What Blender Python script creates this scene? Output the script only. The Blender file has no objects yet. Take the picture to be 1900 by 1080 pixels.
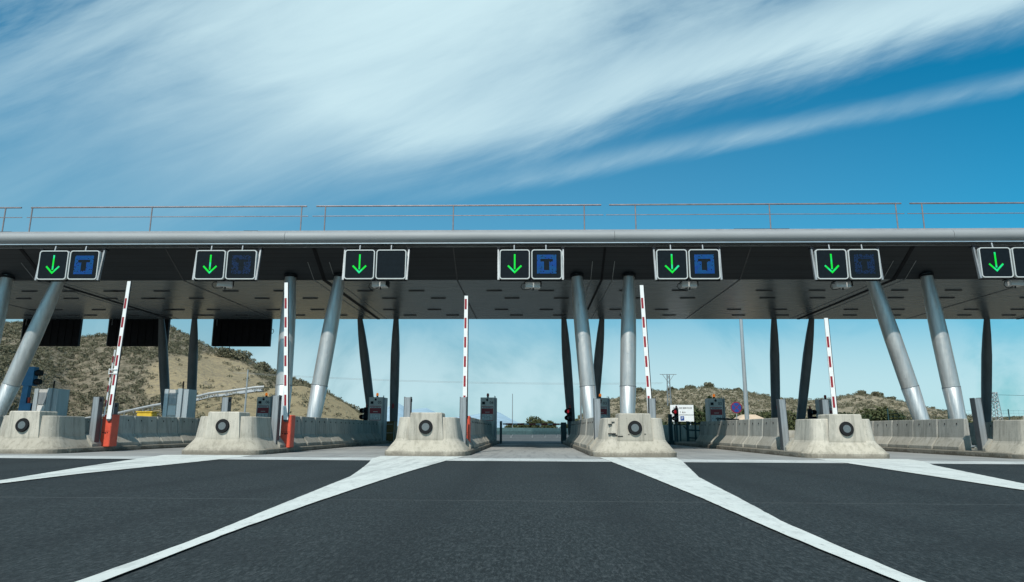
import bpy, math, random
import numpy as np
from mathutils import Vector, Matrix, Euler, noise as mnoise

C = bpy.context.scene.collection
random.seed(7)
rng = np.random.default_rng(11)

# ------------------------------------------------------------------ camera
F = 1280.0
yaw = math.atan(38 / 1280.0); pitch = math.atan(258 / 1280.0); roll = 0.0047
fw = Vector((-math.sin(yaw) * math.cos(pitch), math.cos(yaw) * math.cos(pitch), math.sin(pitch)))
rt0 = Vector((math.cos(yaw), math.sin(yaw), 0)); up0 = rt0.cross(fw)
rt = rt0 * math.cos(roll) + up0 * math.sin(roll)
up = up0 * math.cos(roll) - rt0 * math.sin(roll)
cd = bpy.data.cameras.new('camera'); cam = bpy.data.objects.new('camera', cd); C.objects.link(cam)
cd.sensor_width = 36; cd.lens = 36 * F / 1900; cd.clip_end = 30000; cd.clip_start = 0.05
m = Matrix.Identity(4)
for i in range(3):
    m[i][0] = rt[i]; m[i][1] = up[i]; m[i][2] = -fw[i]
m[0][3], m[1][3], m[2][3] = 0, 0, 0.7
cam.matrix_world = m
bpy.context.scene.camera = cam

# ------------------------------------------------------------------ light
SUN_EL = math.radians(49); SUN_AZ = math.radians(180 + 14)      # azimuth clockwise from +Y
sv = Vector((math.sin(SUN_AZ) * math.cos(SUN_EL), math.cos(SUN_AZ) * math.cos(SUN_EL), math.sin(SUN_EL)))
sd = bpy.data.lights.new('sun', 'SUN'); sd.energy = 4.4; sd.angle = math.radians(0.55); sd.color = (1, .95, .87)
so = bpy.data.objects.new('sun', sd); C.objects.link(so)
so.rotation_euler = sv.to_track_quat('Z', 'Y').to_euler()
sc = bpy.context.scene
sc.view_settings.view_transform = 'Standard'; sc.view_settings.look = 'None'
sc.view_settings.exposure = 0.0; sc.view_settings.gamma = 1.0

# ------------------------------------------------------------------ world : nishita sky with cirrus
W = bpy.data.worlds.new('World'); sc.world = W; W.use_nodes = True
nt = W.node_tree; N = nt.nodes; L = nt.links; N.clear()
def nn(t, **k):
    n = N.new(t)
    for a, b in k.items(): setattr(n, a, b)
    return n
def put(s, v):
    if isinstance(v, bpy.types.NodeSocket): L.new(v, s)
    else: s.default_value = v
def M(op, a, b=None, c=None, clamp=False):
    n = nn('ShaderNodeMath', operation=op, use_clamp=clamp)
    put(n.inputs[0], a)
    if b is not None: put(n.inputs[1], b)
    if c is not None: put(n.inputs[2], c)
    return n.outputs[0]
def curve(x, pts, x0, x1):
    """piecewise curve of x (world units x0..x1) -> value"""
    n = nn('ShaderNodeFloatCurve'); cm = n.mapping; cv = cm.curves[0]
    t = M('DIVIDE', M('SUBTRACT', x, x0), x1 - x0, clamp=True)
    P = [((a - x0) / (x1 - x0), b) for a, b in pts]
    cv.points[0].location = P[0]; cv.points[1].location = P[-1]
    for p in P[1:-1]: cv.points.new(*p)
    cm.update(); put(n.inputs['Value'], t)
    return n.outputs[0]
def sstep(x, a, b):
    n = nn('ShaderNodeMapRange', interpolation_type='SMOOTHSTEP')
    put(n.inputs['Value'], x); n.inputs['From Min'].default_value = a; n.inputs['From Max'].default_value = b
    return n.outputs[0]
tc = nn('ShaderNodeTexCoord'); sx = nn('ShaderNodeSeparateXYZ'); L.new(tc.outputs['Generated'], sx.inputs[0])
dx, dy, dz = sx.outputs
ay = M('ADD', M('ABSOLUTE', dy), 0.02)
u = M('DIVIDE', dx, ay); v = M('DIVIDE', dz, ay)
def cxyz(a, b, c=0.0):
    n = nn('ShaderNodeCombineXYZ'); put(n.inputs[0], a); put(n.inputs[1], b); put(n.inputs[2], c); return n.outputs[0]
def noise(vec, scale, detail=5, rough=.55, dist=0.0):
    n = nn('ShaderNodeTexNoise'); L.new(vec, n.inputs['Vector'])
    n.inputs['Scale'].default_value = scale; n.inputs['Detail'].default_value = detail
    n.inputs['Roughness'].default_value = rough; n.inputs['Distortion'].default_value = dist
    return n.outputs['Fac']
def rot(ang, sa, sb, off=0.0):
    c, s = math.cos(ang), math.sin(ang)
    a = M('ADD', M('MULTIPLY', u, c * sa), M('MULTIPLY', v, s * sa))
    b = M('ADD', M('MULTIPLY', u, -s * sb), M('MULTIPLY', v, c * sb))
    return cxyz(a, b, off)
warp = M('MULTIPLY', M('SUBTRACT', noise(cxyz(u, v, 3.1), 2.2, 5), .5), .10)
stA = noise(rot(.44, .9, 2.8, 1.0), 1.5, 9, .60, .7)        # broad soft masses
stB = noise(rot(.36, 1.5, 10, 5.0), 1.5, 9, .62, .6)         # fibres
stC = noise(rot(.46, 5, 34, 8.0), 1.3, 6, .6, .5)           # fine combed threads
puff = noise(cxyz(u, v, 9.0), 3.4, 7, .58, .5)
edge = curve(u, [(-1.6, .30), (-.82, .300), (-.57, .315), (-.37, .334), (-.154, .362), (.011, .396), (.177, .446), (.345, .490), (.556, .545), (.767, .600), (1.6, .80)], -1.6, 1.6)
wid = curve(u, [(-1.6, .45), (-.8, .34), (-.4, .16), (-.15, .07), (.2, .055), (.8, .05), (1.6, .08)], -1.6, 1.6)
dv = M('ADD', M('SUBTRACT', v, edge), M('MULTIPLY', warp, .35))
dv = M('ADD', dv, M('ADD', M('MULTIPLY', M('SUBTRACT', stB, .5), .10), M('MULTIPLY', M('SUBTRACT', stA, .5), .06)))
rel = M('DIVIDE', dv, wid)
sheet = sstep(rel, -.35, 1.5)
body = M('ADD', .46, M('MULTIPLY', M('SUBTRACT', stA, .5), 1.5))
body = M('ADD', body, M('MULTIPLY', M('SUBTRACT', stB, .5), .42))
body = M('ADD', body, M('MULTIPLY', M('SUBTRACT', stC, .5), .22))
core = M('MULTIPLY', sstep(M('ABSOLUTE', M('SUBTRACT', u, M('ADD', -.46, M('MULTIPLY', M('SUBTRACT', v, .3), .95)))), .36, .0), .42)
body = M('ADD', body, core)
ridge = M('MULTIPLY', sstep(M('ABSOLUTE', M('SUBTRACT', dv, M('ADD', .05, M('MULTIPLY', M('ADD', u, .3), .03)))), .085, .0), sstep(u, -.3, .5))
body = M('ADD', body, M('MULTIPLY', ridge, .34))
thinL = M('MULTIPLY', sstep(M('ADD', M('MULTIPLY', u, -.45), v), .84, 1.04), .22)
thinR = M('MULTIPLY', M('MULTIPLY', sstep(M('SUBTRACT', M('SUBTRACT', v, .58), M('MULTIPLY', M('SUBTRACT', u, .30), .36)), .0, .10), sstep(u, -.02, .35)), .36)
body = M('SUBTRACT', M('SUBTRACT', body, thinL), thinR)
body = M('MAXIMUM', body, 0.0)
body = M('SUBTRACT', 1.0, M('POWER', 2.718, M('MULTIPLY', body, -1.55)))     # optical depth, so thick parts saturate softly
d1 = M('MULTIPLY', sheet, M('MULTIPLY', body, 1.12))
# second thin streak
sk = curve(u, [(-1.6, .15), (-.3, .325), (-.07, .356), (.093, .386), (.258, .420), (.423, .447), (.589, .484), (.757, .520), (1.6, .72)], -1.6, 1.6)
ds = M('ADD', M('SUBTRACT', v, sk), M('ADD', M('MULTIPLY', M('SUBTRACT', stB, .5), .035), M('MULTIPLY', warp, .12)))
skf = M('MULTIPLY', M('MULTIPLY', sstep(ds, -.022, .004), sstep(ds, .034, .0)), .78)
skf = M('MULTIPLY', M('MULTIPLY', skf, M('ADD', .35, M('MULTIPLY', sstep(stA, .35, .62), .75))), M('MULTIPLY', sstep(u, -.35, .1), M('ADD', M('MULTIPLY', stB, .75), M('MULTIPLY', M('SUBTRACT', stC, .5), .3))))
# low soft cumulus haze near the horizon
low = M('MULTIPLY', sstep(v, .20, .05), M('MULTIPLY', sstep(M('ADD', puff, M('MULTIPLY', M('SUBTRACT', .14, v), .9)), .42, .60), .60))
haze = M('ADD', M('MULTIPLY', sstep(v, .27, .05), .56), M('MULTIPLY', sstep(v, .62, .22), M('MAXIMUM', M('ADD', .27, M('MULTIPLY', u, -.24)), .08)))
den = M('ADD', M('ADD', d1, skf), low)
den = M('MINIMUM', M('MAXIMUM', den, 0.0), .97)
den = M('MULTIPLY', den, sstep(dz, -.02, .02))
sky = nn('ShaderNodeTexSky', sky_type='NISHITA'); sky.sun_disc = False
sky.sun_elevation = SUN_EL; sky.sun_rotation = SUN_AZ; sky.altitude = 200; sky.air_density = 1.0; sky.dust_density = .6; sky.ozone_density = 3.0
grade = nn('ShaderNodeMix', data_type='RGBA', blend_type='MULTIPLY'); grade.inputs['Factor'].default_value = 1.0
L.new(sky.outputs[0], grade.inputs['A']); grade.inputs['B'].default_value = (.03, 1.08, 1.24, 1)
hz = nn('ShaderNodeMix', data_type='RGBA'); L.new(haze, hz.inputs['Factor'])
L.new(grade.outputs['Result'], hz.inputs['A']); hz.inputs['B'].default_value = (3.5, 5.25, 5.9, 1)
mixc = nn('ShaderNodeMix', data_type='RGBA'); L.new(den, mixc.inputs['Factor'])
L.new(hz.outputs['Result'], mixc.inputs['A']); mixc.inputs['B'].default_value = (7.0, 9.3, 9.9, 1)
bg = nn('ShaderNodeBackground'); bg.inputs['Strength'].default_value = .095
L.new(mixc.outputs['Result'], bg.inputs['Color'])
wo = nn('ShaderNodeOutputWorld'); L.new(bg.outputs[0], wo.inputs[0])

# ------------------------------------------------------------------ materials
def mat(name, col, rough=.7, metal=0.0, var=.12, scale=4.0, bump=0.0, bscale=None, spec=.5, col2=None, stretch=None, emit=None, estr=0.0, contrast=(.35, .65), detail=6):
    mt = bpy.data.materials.new(name); mt.use_nodes = True
    n = mt.node_tree.nodes; l = mt.node_tree.links
    b = n['Principled BSDF']; b.inputs['Roughness'].default_value = rough; b.inputs['Metallic'].default_value = metal
    b.inputs['Specular IOR Level'].default_value = spec
    t = n.new('ShaderNodeTexCoord'); mp = n.new('ShaderNodeMapping'); l.new(t.outputs['Object'], mp.inputs[0])
    if stretch: mp.inputs['Scale'].default_value = stretch
    nz = n.new('ShaderNodeTexNoise'); nz.inputs['Scale'].default_value = scale; nz.inputs['Detail'].default_value = detail
    nz.inputs['Roughness'].default_value = .6
    l.new(mp.outputs[0], nz.inputs['Vector'])
    mr = n.new('ShaderNodeMapRange'); mr.inputs['From Min'].default_value = contrast[0]; mr.inputs['From Max'].default_value = contrast[1]
    l.new(nz.outputs['Fac'], mr.inputs['Value'])
    mx = n.new('ShaderNodeMix'); mx.data_type = 'RGBA'; l.new(mr.outputs[0], mx.inputs['Factor'])
    c2 = col2 if col2 else tuple(c * (1 + var) for c in col)
    c1 = col if col2 else tuple(c * (1 - var) for c in col)
    mx.inputs['A'].default_value = (*c1, 1); mx.inputs['B'].default_value = (*c2, 1)
    l.new(mx.outputs['Result'], b.inputs['Base Color'])
    if bump:
        nb = n.new('ShaderNodeTexNoise'); nb.inputs['Scale'].default_value = bscale or scale * 4; nb.inputs['Detail'].default_value = 4
        l.new(mp.outputs[0], nb.inputs['Vector'])
        bp = n.new('ShaderNodeBump'); bp.inputs['Strength'].default_value = bump; bp.inputs['Distance'].default_value = .02
        l.new(nb.outputs['Fac'], bp.inputs['Height']); l.new(bp.outputs[0], b.inputs['Normal'])
    if emit:
        b.inputs['Emission Color'].default_value = (*emit, 1); b.inputs['Emission Strength'].default_value = estr
    return mt
class G:
    """small node helper on an existing material"""
    def __init__(s, mt): s.n = mt.node_tree.nodes; s.l = mt.node_tree.links; s.b = s.n['Principled BSDF']
    def node(s, t, **k):
        x = s.n.new(t)
        for a, b in k.items(): setattr(x, a, b)
        return x
    def put(s, sock, v):
        if isinstance(v, bpy.types.NodeSocket): s.l.new(v, sock)
        else: sock.default_value = v
    def m(s, op, a, b=None, clamp=False):
        x = s.node('ShaderNodeMath', operation=op, use_clamp=clamp); s.put(x.inputs[0], a)
        if b is not None: s.put(x.inputs[1], b)
        return x.outputs[0]
    def noise(s, vec, sc_, det=5, r=.6, dist=0.0):
        x = s.node('ShaderNodeTexNoise'); s.l.new(vec, x.inputs['Vector']); x.inputs['Scale'].default_value = sc_
        x.inputs['Detail'].default_value = det; x.inputs['Roughness'].default_value = r; x.inputs['Distortion'].default_value = dist
        return x.outputs['Fac']
    def rng(s, val, a, b, c=0.0, d=1.0):
        x = s.node('ShaderNodeMapRange'); s.put(x.inputs['Value'], val)
        for nme, q in (('From Min', a), ('From Max', b), ('To Min', c), ('To Max', d)): x.inputs[nme].default_value = q
        return x.outputs[0]
    def mix(s, f, a, b, bt='MIX'):
        x = s.node('ShaderNodeMix', data_type='RGBA', blend_type=bt); s.put(x.inputs['Factor'], f)
        s.put(x.inputs['A'], a if isinstance(a, bpy.types.NodeSocket) else (*a, 1)); s.put(x.inputs['B'], b if isinstance(b, bpy.types.NodeSocket) else (*b, 1))
        return x.outputs['Result']
    def pos(s, sx_=1, sy=1, sz=1):
        g = s.node('ShaderNodeNewGeometry'); mp = s.node('ShaderNodeMapping'); s.l.new(g.outputs['Position'], mp.inputs[0])
        mp.inputs['Scale'].default_value = (sx_, sy, sz); return mp.outputs[0]
    def xyz(s):
        g = s.node('ShaderNodeNewGeometry'); x = s.node('ShaderNodeSeparateXYZ'); s.l.new(g.outputs['Position'], x.inputs[0]); return x.outputs
    def bump(s, h, st=.5, dist=.02):
        x = s.node('ShaderNodeBump'); x.inputs['Strength'].default_value = st; x.inputs['Distance'].default_value = dist
        s.l.new(h, x.inputs['Height']); s.l.new(x.outputs[0], s.b.inputs['Normal'])

# asphalt
asph = mat('asphalt', (.05, .055, .06), .9, spec=.25)
g = G(asph); p = g.pos()
big = g.noise(g.pos(.35, .10, 1), 1.0, 4); grain = g.noise(g.pos(1, .28, 1), 46, 3, .9); mid = g.noise(p, 9, 4); gr2 = g.noise(g.pos(1, .22, 1), 15, 4, .9)
col = g.mix(g.rng(big, .35, .68), (.0175, .0245, .0265), (.025, .033, .035))
col = g.mix(g.rng(grain, .52, .62, 0, .7), col, (.066, .076, .078))
col = g.mix(g.rng(grain, .49, .40, 0, .7), col, (.008, .010, .011))
col = g.mix(g.rng(gr2, .53, .64, 0, .32), col, (.058, .068, .072))
col = g.mix(g.rng(gr2, .47, .38, 0, .35), col, (.010, .013, .014))
X, Y, Z = g.xyz()
trk = g.m('PINGPONG', g.m('ADD', X, g.m('ADD', .06, g.m('MULTIPLY', g.m('SUBTRACT', big, .5), .8))), 1.9)     # darker wheel paths
tr2 = g.rng(g.m('ABSOLUTE', g.m('SUBTRACT', trk, .85)), .35, .05)
col = g.mix(g.m('MULTIPLY', tr2, .30), col, (.010, .013, .015))
seam = g.rng(g.m('ABSOLUTE', g.m('SUBTRACT', Y, g.m('ADD', 7.2, g.m('MULTIPLY', mid, .08)))), .0, .05, 1, 0)
col = g.mix(g.m('MULTIPLY', seam, .35), col, (.10, .11, .11))
col = g.mix(g.rng(mid, .60, .75, 0, .15), col, (.06, .065, .07))
patchn = g.noise(g.pos(.5, .9, 1), .8, 5, .6, 1.2); col = g.mix(g.rng(patchn, .55, .62, 0, .35), col, (.016, .020, .022))
g.l.new(col, g.b.inputs['Base Color']); g.bump(grain, .75, .010)
# concrete apron
apr = mat('apron_concrete', (.3, .3, .28), .85)
g = G(apr); X, Y, Z = g.xyz()
n1 = g.noise(g.pos(.5, .5, 1), 1.2, 6); n2 = g.noise(g.pos(6, .35, 1), 1.0, 5); n3 = g.noise(g.pos(), 25, 4)
col = g.mix(g.rng(n1, .3, .7), (.20, .205, .20), (.31, .315, .30))
col = g.mix(g.rng(n2, .50, .68, 0, .55), col, (.10, .105, .11)); col = g.mix(g.rng(n3, .3, .7, 0, .3), col, (.36, .36, .34))
# rubber and oil worn along the middle of each lane at the pay stop
lane = g.m('ABSOLUTE', g.m('SUBTRACT', g.m('PINGPONG', g.m('ADD', X, 60.06), 2.845), 2.845))
lane = g.m('PINGPONG', g.m('ADD', X, .06), 2.84)
oil = g.m('MULTIPLY', g.rng(lane, .9, .15), g.m('MULTIPLY', g.rng(Y, 24, 30), g.rng(n1, .2, .6)))
col = g.mix(g.m('MULTIPLY', oil, .8), col, (.045, .048, .05))
joint = g.rng(g.m('PINGPONG', Y, 2.6), .0, .035, 1, 0); col = g.mix(g.m('MULTIPLY', joint, .7), col, (.05, .05, .05))
g.l.new(col, g.b.inputs['Base Color']); g.bump(n3, .3)
# road paint
paint = mat('road_paint', (.75, .77, .75), .75)
g = G(paint); n1 = g.noise(g.pos(), 22, 6, .75); n2 = g.noise(g.pos(), 1.3, 4)
n4 = g.noise(g.pos(1, .4, 1), 7, 5, .75)
col = g.mix(g.rng(n2, .3, .7), (.55, .58, .545), (.65, .675, .64)); col = g.mix(g.rng(n1, .60, .66, 0, .8), col, (.12, .125, .125)); col = g.mix(g.rng(n4, .50, .68, 0, .50), col, (.32, .33, .32)); X, Y, Z = g.xyz()
ty = g.noise(g.pos(2.6, .12, 1), 1.0, 5, .7); col = g.mix(g.m('MULTIPLY', g.rng(ty, .52, .64, 0, .45), g.rng(Y, 5, 14)), col, (.20, .21, .21))
g.l.new(col, g.b.inputs['Base Color']); g.bump(n1, .3)
wpaint = mat('worn_road_paint', (.6, .62, .6), .8)
g = G(wpaint); n1 = g.noise(g.pos(3, 1, 1), 4, 7, .75); n2 = g.noise(g.pos(1, .8, 1), .9, 5)
col = g.mix(g.rng(n2, .35, .65), (.38, .40, .39), (.56, .58, .56)); col = g.mix(g.rng(n1, .56, .66, 0, .8), col, (.14, .145, .15))
g.l.new(col, g.b.inputs['Base Color'])
# barrier concrete with stains running from the base upward
def concrete(name, a, b, dirt=.8, base=.35):
    mt = mat(name, a, .9, spec=.3); g = G(mt); X, Y, Z = g.xyz()
    n1 = g.noise(g.pos(), 1.6, 6, .6); n2 = g.noise(g.pos(), 18, 5, .7); n3 = g.noise(g.pos(2.2, 2.2, .5), 2.0, 6, .7); pits = g.noise(g.pos(), 34, 2, .5)
    str_ = g.noise(g.pos(9, 9, .6), 1.0, 4, .6)
    c = g.mix(g.rng(n1, .3, .7), a, b)
    c = g.mix(g.rng(n3, .50, .66, 0, .62), c, (a[0] * .55, a[1] * .57, a[2] * .58))
    c = g.mix(g.rng(str_, .52, .66, 0, .6), c, (a[0] * .5, a[1] * .52, a[2] * .52))
    c = g.mix(g.rng(n2, .25, .75, 0, .22), c, (b[0] * 1.15, b[1] * 1.15, b[2] * 1.12))
    c = g.mix(g.rng(pits, .66, .72, 0, .6), c, (.09, .088, .08))
    h = g.m('ADD', Z, g.m('MULTIPLY', g.m('SUBTRACT', n2, .5), .22))
    h = g.m('ADD', h, g.m('MULTIPLY', g.m('SUBTRACT', n1, .5), .35))
    c = g.mix(g.m('MULTIPLY', g.rng(h, base + .30, base - .02), .28), c, (.34, .29, .20))
    c = g.mix(g.m('MULTIPLY', g.rng(h, base - .12, .04), dirt), c, (.10, .085, .065))
    oi = g.node('ShaderNodeObjectInfo'); tint = g.rng(oi.outputs['Random'], 0, 1, .80, 1.12)
    cc = g.node('ShaderNodeCombineXYZ')
    for q in range(3): g.l.new(tint, cc.inputs[q])
    c = g.mix(1.0, c, cc.outputs[0], 'MULTIPLY')
    g.l.new(c, g.b.inputs['Base Color']); g.bump(n2, .35, .012)
    return mt
conc = concrete('pale_concrete', (.425, .395, .335), (.52, .485, .415), .6, .30)
conc2 = concrete('grey_concrete', (.31, .305, .275), (.43, .42, .38), .7, .36)
kerbm = concrete('dirty_kerb', (.14, .135, .12), (.22, .21, .19), .8, .20)
# metals
colm = mat('galvanised_column', (.50, .52, .53), .38, metal=.7)
g = G(colm); a = g.noise(g.pos(6, 6, .7), 1.5, 6, .65); b_ = g.noise(g.pos(), 7, 6, .7)
c = g.mix(g.rng(a, .35, .65), (.47, .475, .465), (.62, .625, .61)); c = g.mix(g.rng(b_, .60, .74, 0, .6), c, (.66, .67, .66)); c = g.mix(g.rng(b_, .38, .26, 0, .5), c, (.27, .28, .28))
g.l.new(c, g.b.inputs['Base Color']); g.l.new(g.rng(b_, .3, .7, .38, .56), g.b.inputs['Roughness'])
sleevem = mat('bare_zinc', (.60, .62, .63), .36, metal=.7)
g = G(sleevem); a = g.noise(g.pos(9, 9, .35), 1.4, 6, .7)
c = g.mix(g.rng(a, .35, .65), (.44, .45, .445), (.68, .69, .68)); g.l.new(c, g.b.inputs['Base Color']); g.l.new(g.rng(a, .3, .7, .36, .52), g.b.inputs['Roughness'])
darkcol = mat('dark_grey_column', (.15, .165, .175), .5, metal=.2, var=.18, scale=2, stretch=(1, 1, .3))  # rear columns, a darker grey than the front ones
tubem = mat('satin_aluminium', (.29, .305, .31), .65, metal=.15, spec=.3, var=.08, scale=1.2, stretch=(.25, 2, 2))
trim = mat('bright_trim', (.62, .64, .65), .35, metal=.7, var=.06)
steel = mat('grey_steel', (.30, .32, .33), .5, metal=.5, var=.2, scale=3, stretch=(4, 4, .5))
railm = mat('railing_steel', (.25, .21, .21), .5, metal=.4, var=.2)
roofm = mat('roof_sheet', (.30, .31, .32), .6, var=.1)
# soffit : narrow metal planks running along the building
sof = mat('soffit_planks', (.10, .115, .12), .42, metal=.3)
g = G(sof); X, Y, Z = g.xyz()
pl = g.m('PINGPONG', Y, .14); gap = g.rng(pl, .0, .06, 1, 0)
nn1 = g.noise(g.pos(.25, 3, 1), 1.2, 5); nn2 = g.noise(g.pos(1.2, .4, 1), 1.0, 5)
c = g.mix(g.rng(nn1, .3, .7), (.20, .23, .235), (.25, .28, .285)); c = g.mix(g.rng(nn2, .5, .7, 0, .3), c, (.22, .24, .245))
c = g.mix(g.m('MULTIPLY', gap, .9), c, (.03, .035, .04))
g.l.new(c, g.b.inputs['Base Color']); g.b.inputs['Roughness'].default_value = .27
fas = mat('shade_dark_planks', (.03, .036, .042), .5, spec=.3)  # soffit planks again, with the slope's shade painted in as a darker colour
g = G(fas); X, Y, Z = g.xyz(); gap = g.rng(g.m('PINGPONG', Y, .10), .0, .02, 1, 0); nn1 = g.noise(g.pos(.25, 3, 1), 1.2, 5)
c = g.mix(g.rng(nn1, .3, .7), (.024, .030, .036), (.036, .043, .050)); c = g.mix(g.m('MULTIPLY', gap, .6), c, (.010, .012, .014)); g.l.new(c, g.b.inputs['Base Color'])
black = mat('black_rubber', (.012, .013, .014), .8, var=.3, spec=.15)
darkm = mat('black_paint', (.010, .011, .014), .6, var=.3, spec=.2)
lensm = mat('lamp_lens', (.10, .12, .125), .45, var=.25, scale=60)
white = mat('white_paint', (.78, .79, .78), .45, var=.05, scale=6)
red = mat('signal_red', (.62, .085, .045), .5, var=.14, scale=5)
redm = mat('dark_red_film', (.27, .014, .022), .45, var=.12, scale=20)
panelm = mat('display_face', (.007, .012, .016), .7, spec=.08, var=.15, scale=8)
framem = mat('white_frame', (.50, .53, .52), .4, var=.04)
greenl = mat('green_led', (.0, .10, .02), .6, spec=.2, emit=(.0, .85, .10), estr=1.0)
g = G(greenl); q = g.noise(g.pos(), 4.0, 1); g.l.new(g.mix(g.rng(q, .50, .64), (.0, .72, .03), (.02, .70, .36)), g.b.inputs['Emission Color'])
bluel = mat('blue_led', (.004, .05, .20), .6, spec=.2, emit=(.004, .12, .52), estr=.38)
g = G(bluel); q = g.noise(g.pos(), 5.0, 2); g.l.new(g.mix(g.rng(q, .4, .62), (.002, .20, .46), (.004, .11, .66)), g.b.inputs['Emission Color'])
blued = mat('dim_blue_led', (.006, .022, .07), .6, spec=.2, emit=(.004, .045, .16), estr=.25)
machm = mat('machine_grey', (.52, .51, .48), .5, metal=.2, var=.15, scale=4, stretch=(1, 1, .4))
machd = mat('machine_dark', (.06, .065, .07), .5, var=.2)
machw = mat('notice_white', (.62, .63, .62), .5, var=.05)
orange = mat('amber_lens', (.75, .20, .02), .3, emit=(1, .25, .02), estr=.5)
redlens = mat('red_lens', (.35, .012, .02), .4, emit=(1, .02, .05), estr=.22)
redcap = mat('red_cap', (.42, .05, .04), .4)
bluem = mat('blue_paint', (.03, .17, .34), .5, var=.15)
bluesign = mat('blue_sign', (.012, .06, .26), .4, var=.06)
redsign = mat('red_sign', (.24, .015, .035), .4, var=.08)
brown = mat('ochre_paint', (.15, .085, .02), .6, var=.25)
yellow = mat('yellow_plastic', (.65, .42, .03), .5, var=.1)
cabm = mat('brushed_cabinet', (.42, .47, .49), .45, metal=.4, var=.12, scale=3, stretch=(6, 6, .3))
greenp = mat('green_paint', (.018, .055, .062), .5, var=.15)
plaster = mat('pale_plaster', (.62, .52, .38), .8)
tile = mat('roof_tile', (.55, .42, .30), .8)
bark = mat('bark', (.09, .07, .05), .9, var=.3, scale=6)
def foliage(name, a, b):
    mt = mat(name, a, .75, col2=b, scale=.9, spec=.2, contrast=(.38, .62)); return mt
fol_d = foliage('dark_foliage', (.018, .032, .014), (.055, .072, .028))
fol_m = foliage('olive_foliage', (.040, .052, .020), (.105, .110, .048))
fol_s = foliage('scrub_foliage', (.085, .086, .052), (.19, .175, .115))
# hillside earth: bare attribute drives brush cover
def earth(name, soil, soil2, brush):
    mt = mat(name, soil, .95, spec=.15); g = G(mt)
    n1 = g.noise(g.pos(), .09, 6, .6); n2 = g.noise(g.pos(), .55, 7, .72, .3); n3 = g.noise(g.pos(), 2.4, 5, .7); n4 = g.noise(g.pos(1, 1, .35), .9, 6, .7)
    at = g.node('ShaderNodeAttribute'); at.attribute_name = 'bare'; bare = at.outputs['Fac']
    c = g.mix(g.rng(n1, .35, .65), soil, soil2)
    n5 = g.noise(g.pos(), 1.1, 6, .8)
    c = g.mix(g.rng(n3, .48, .62, 0, .55), c, (soil2[0] * .5, soil2[1] * .5, soil2[2] * .52))
    c = g.mix(g.rng(n5, .50, .60, 0, .5), c, (soil2[0] * .55, soil2[1] * .56, soil2[2] * .60))
    c = g.mix(g.rng(n4, .55, .72, 0, .5), c, (soil[0] * 1.25, soil[1] * 1.22, soil[2] * 1.15))
    cov = g.m('MULTIPLY', g.rng(g.m('ADD', n2, g.m('MULTIPLY', g.m('SUBTRACT', n1, .5), .35)), .46, .58), g.m('SUBTRACT', 1.0, g.m('MULTIPLY', bare, .9)))
    c = g.mix(g.m('MULTIPLY', cov, .62), c, brush)
    c = g.mix(g.m('MULTIPLY', g.m('MULTIPLY', bare, .75), g.rng(n5, .62, .45)), c, (.43, .34, .195))
    g.l.new(c, g.b.inputs['Base Color']); g.bump(n5, .9, .8)
    return mt
hillm = earth('scrub_hillside', (.34, .29, .21), (.25, .21, .15), (.115, .108, .072))
cutm = earth('bare_cutting', (.46, .37, .22), (.33, .265, .16), (.20, .17, .10))
hillr = earth('stony_hillside', (.43, .365, .27), (.33, .28, .205), (.13, .125, .08))
soilm = earth('roadside_soil', (.34, .28, .19), (.26, .215, .15), (.12, .115, .07))
mtn = mat('haze_blue_rock', (.30, .42, .50), .95, var=.12, scale=.004)  # blue of the distance haze is painted into the mountain colour

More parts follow.
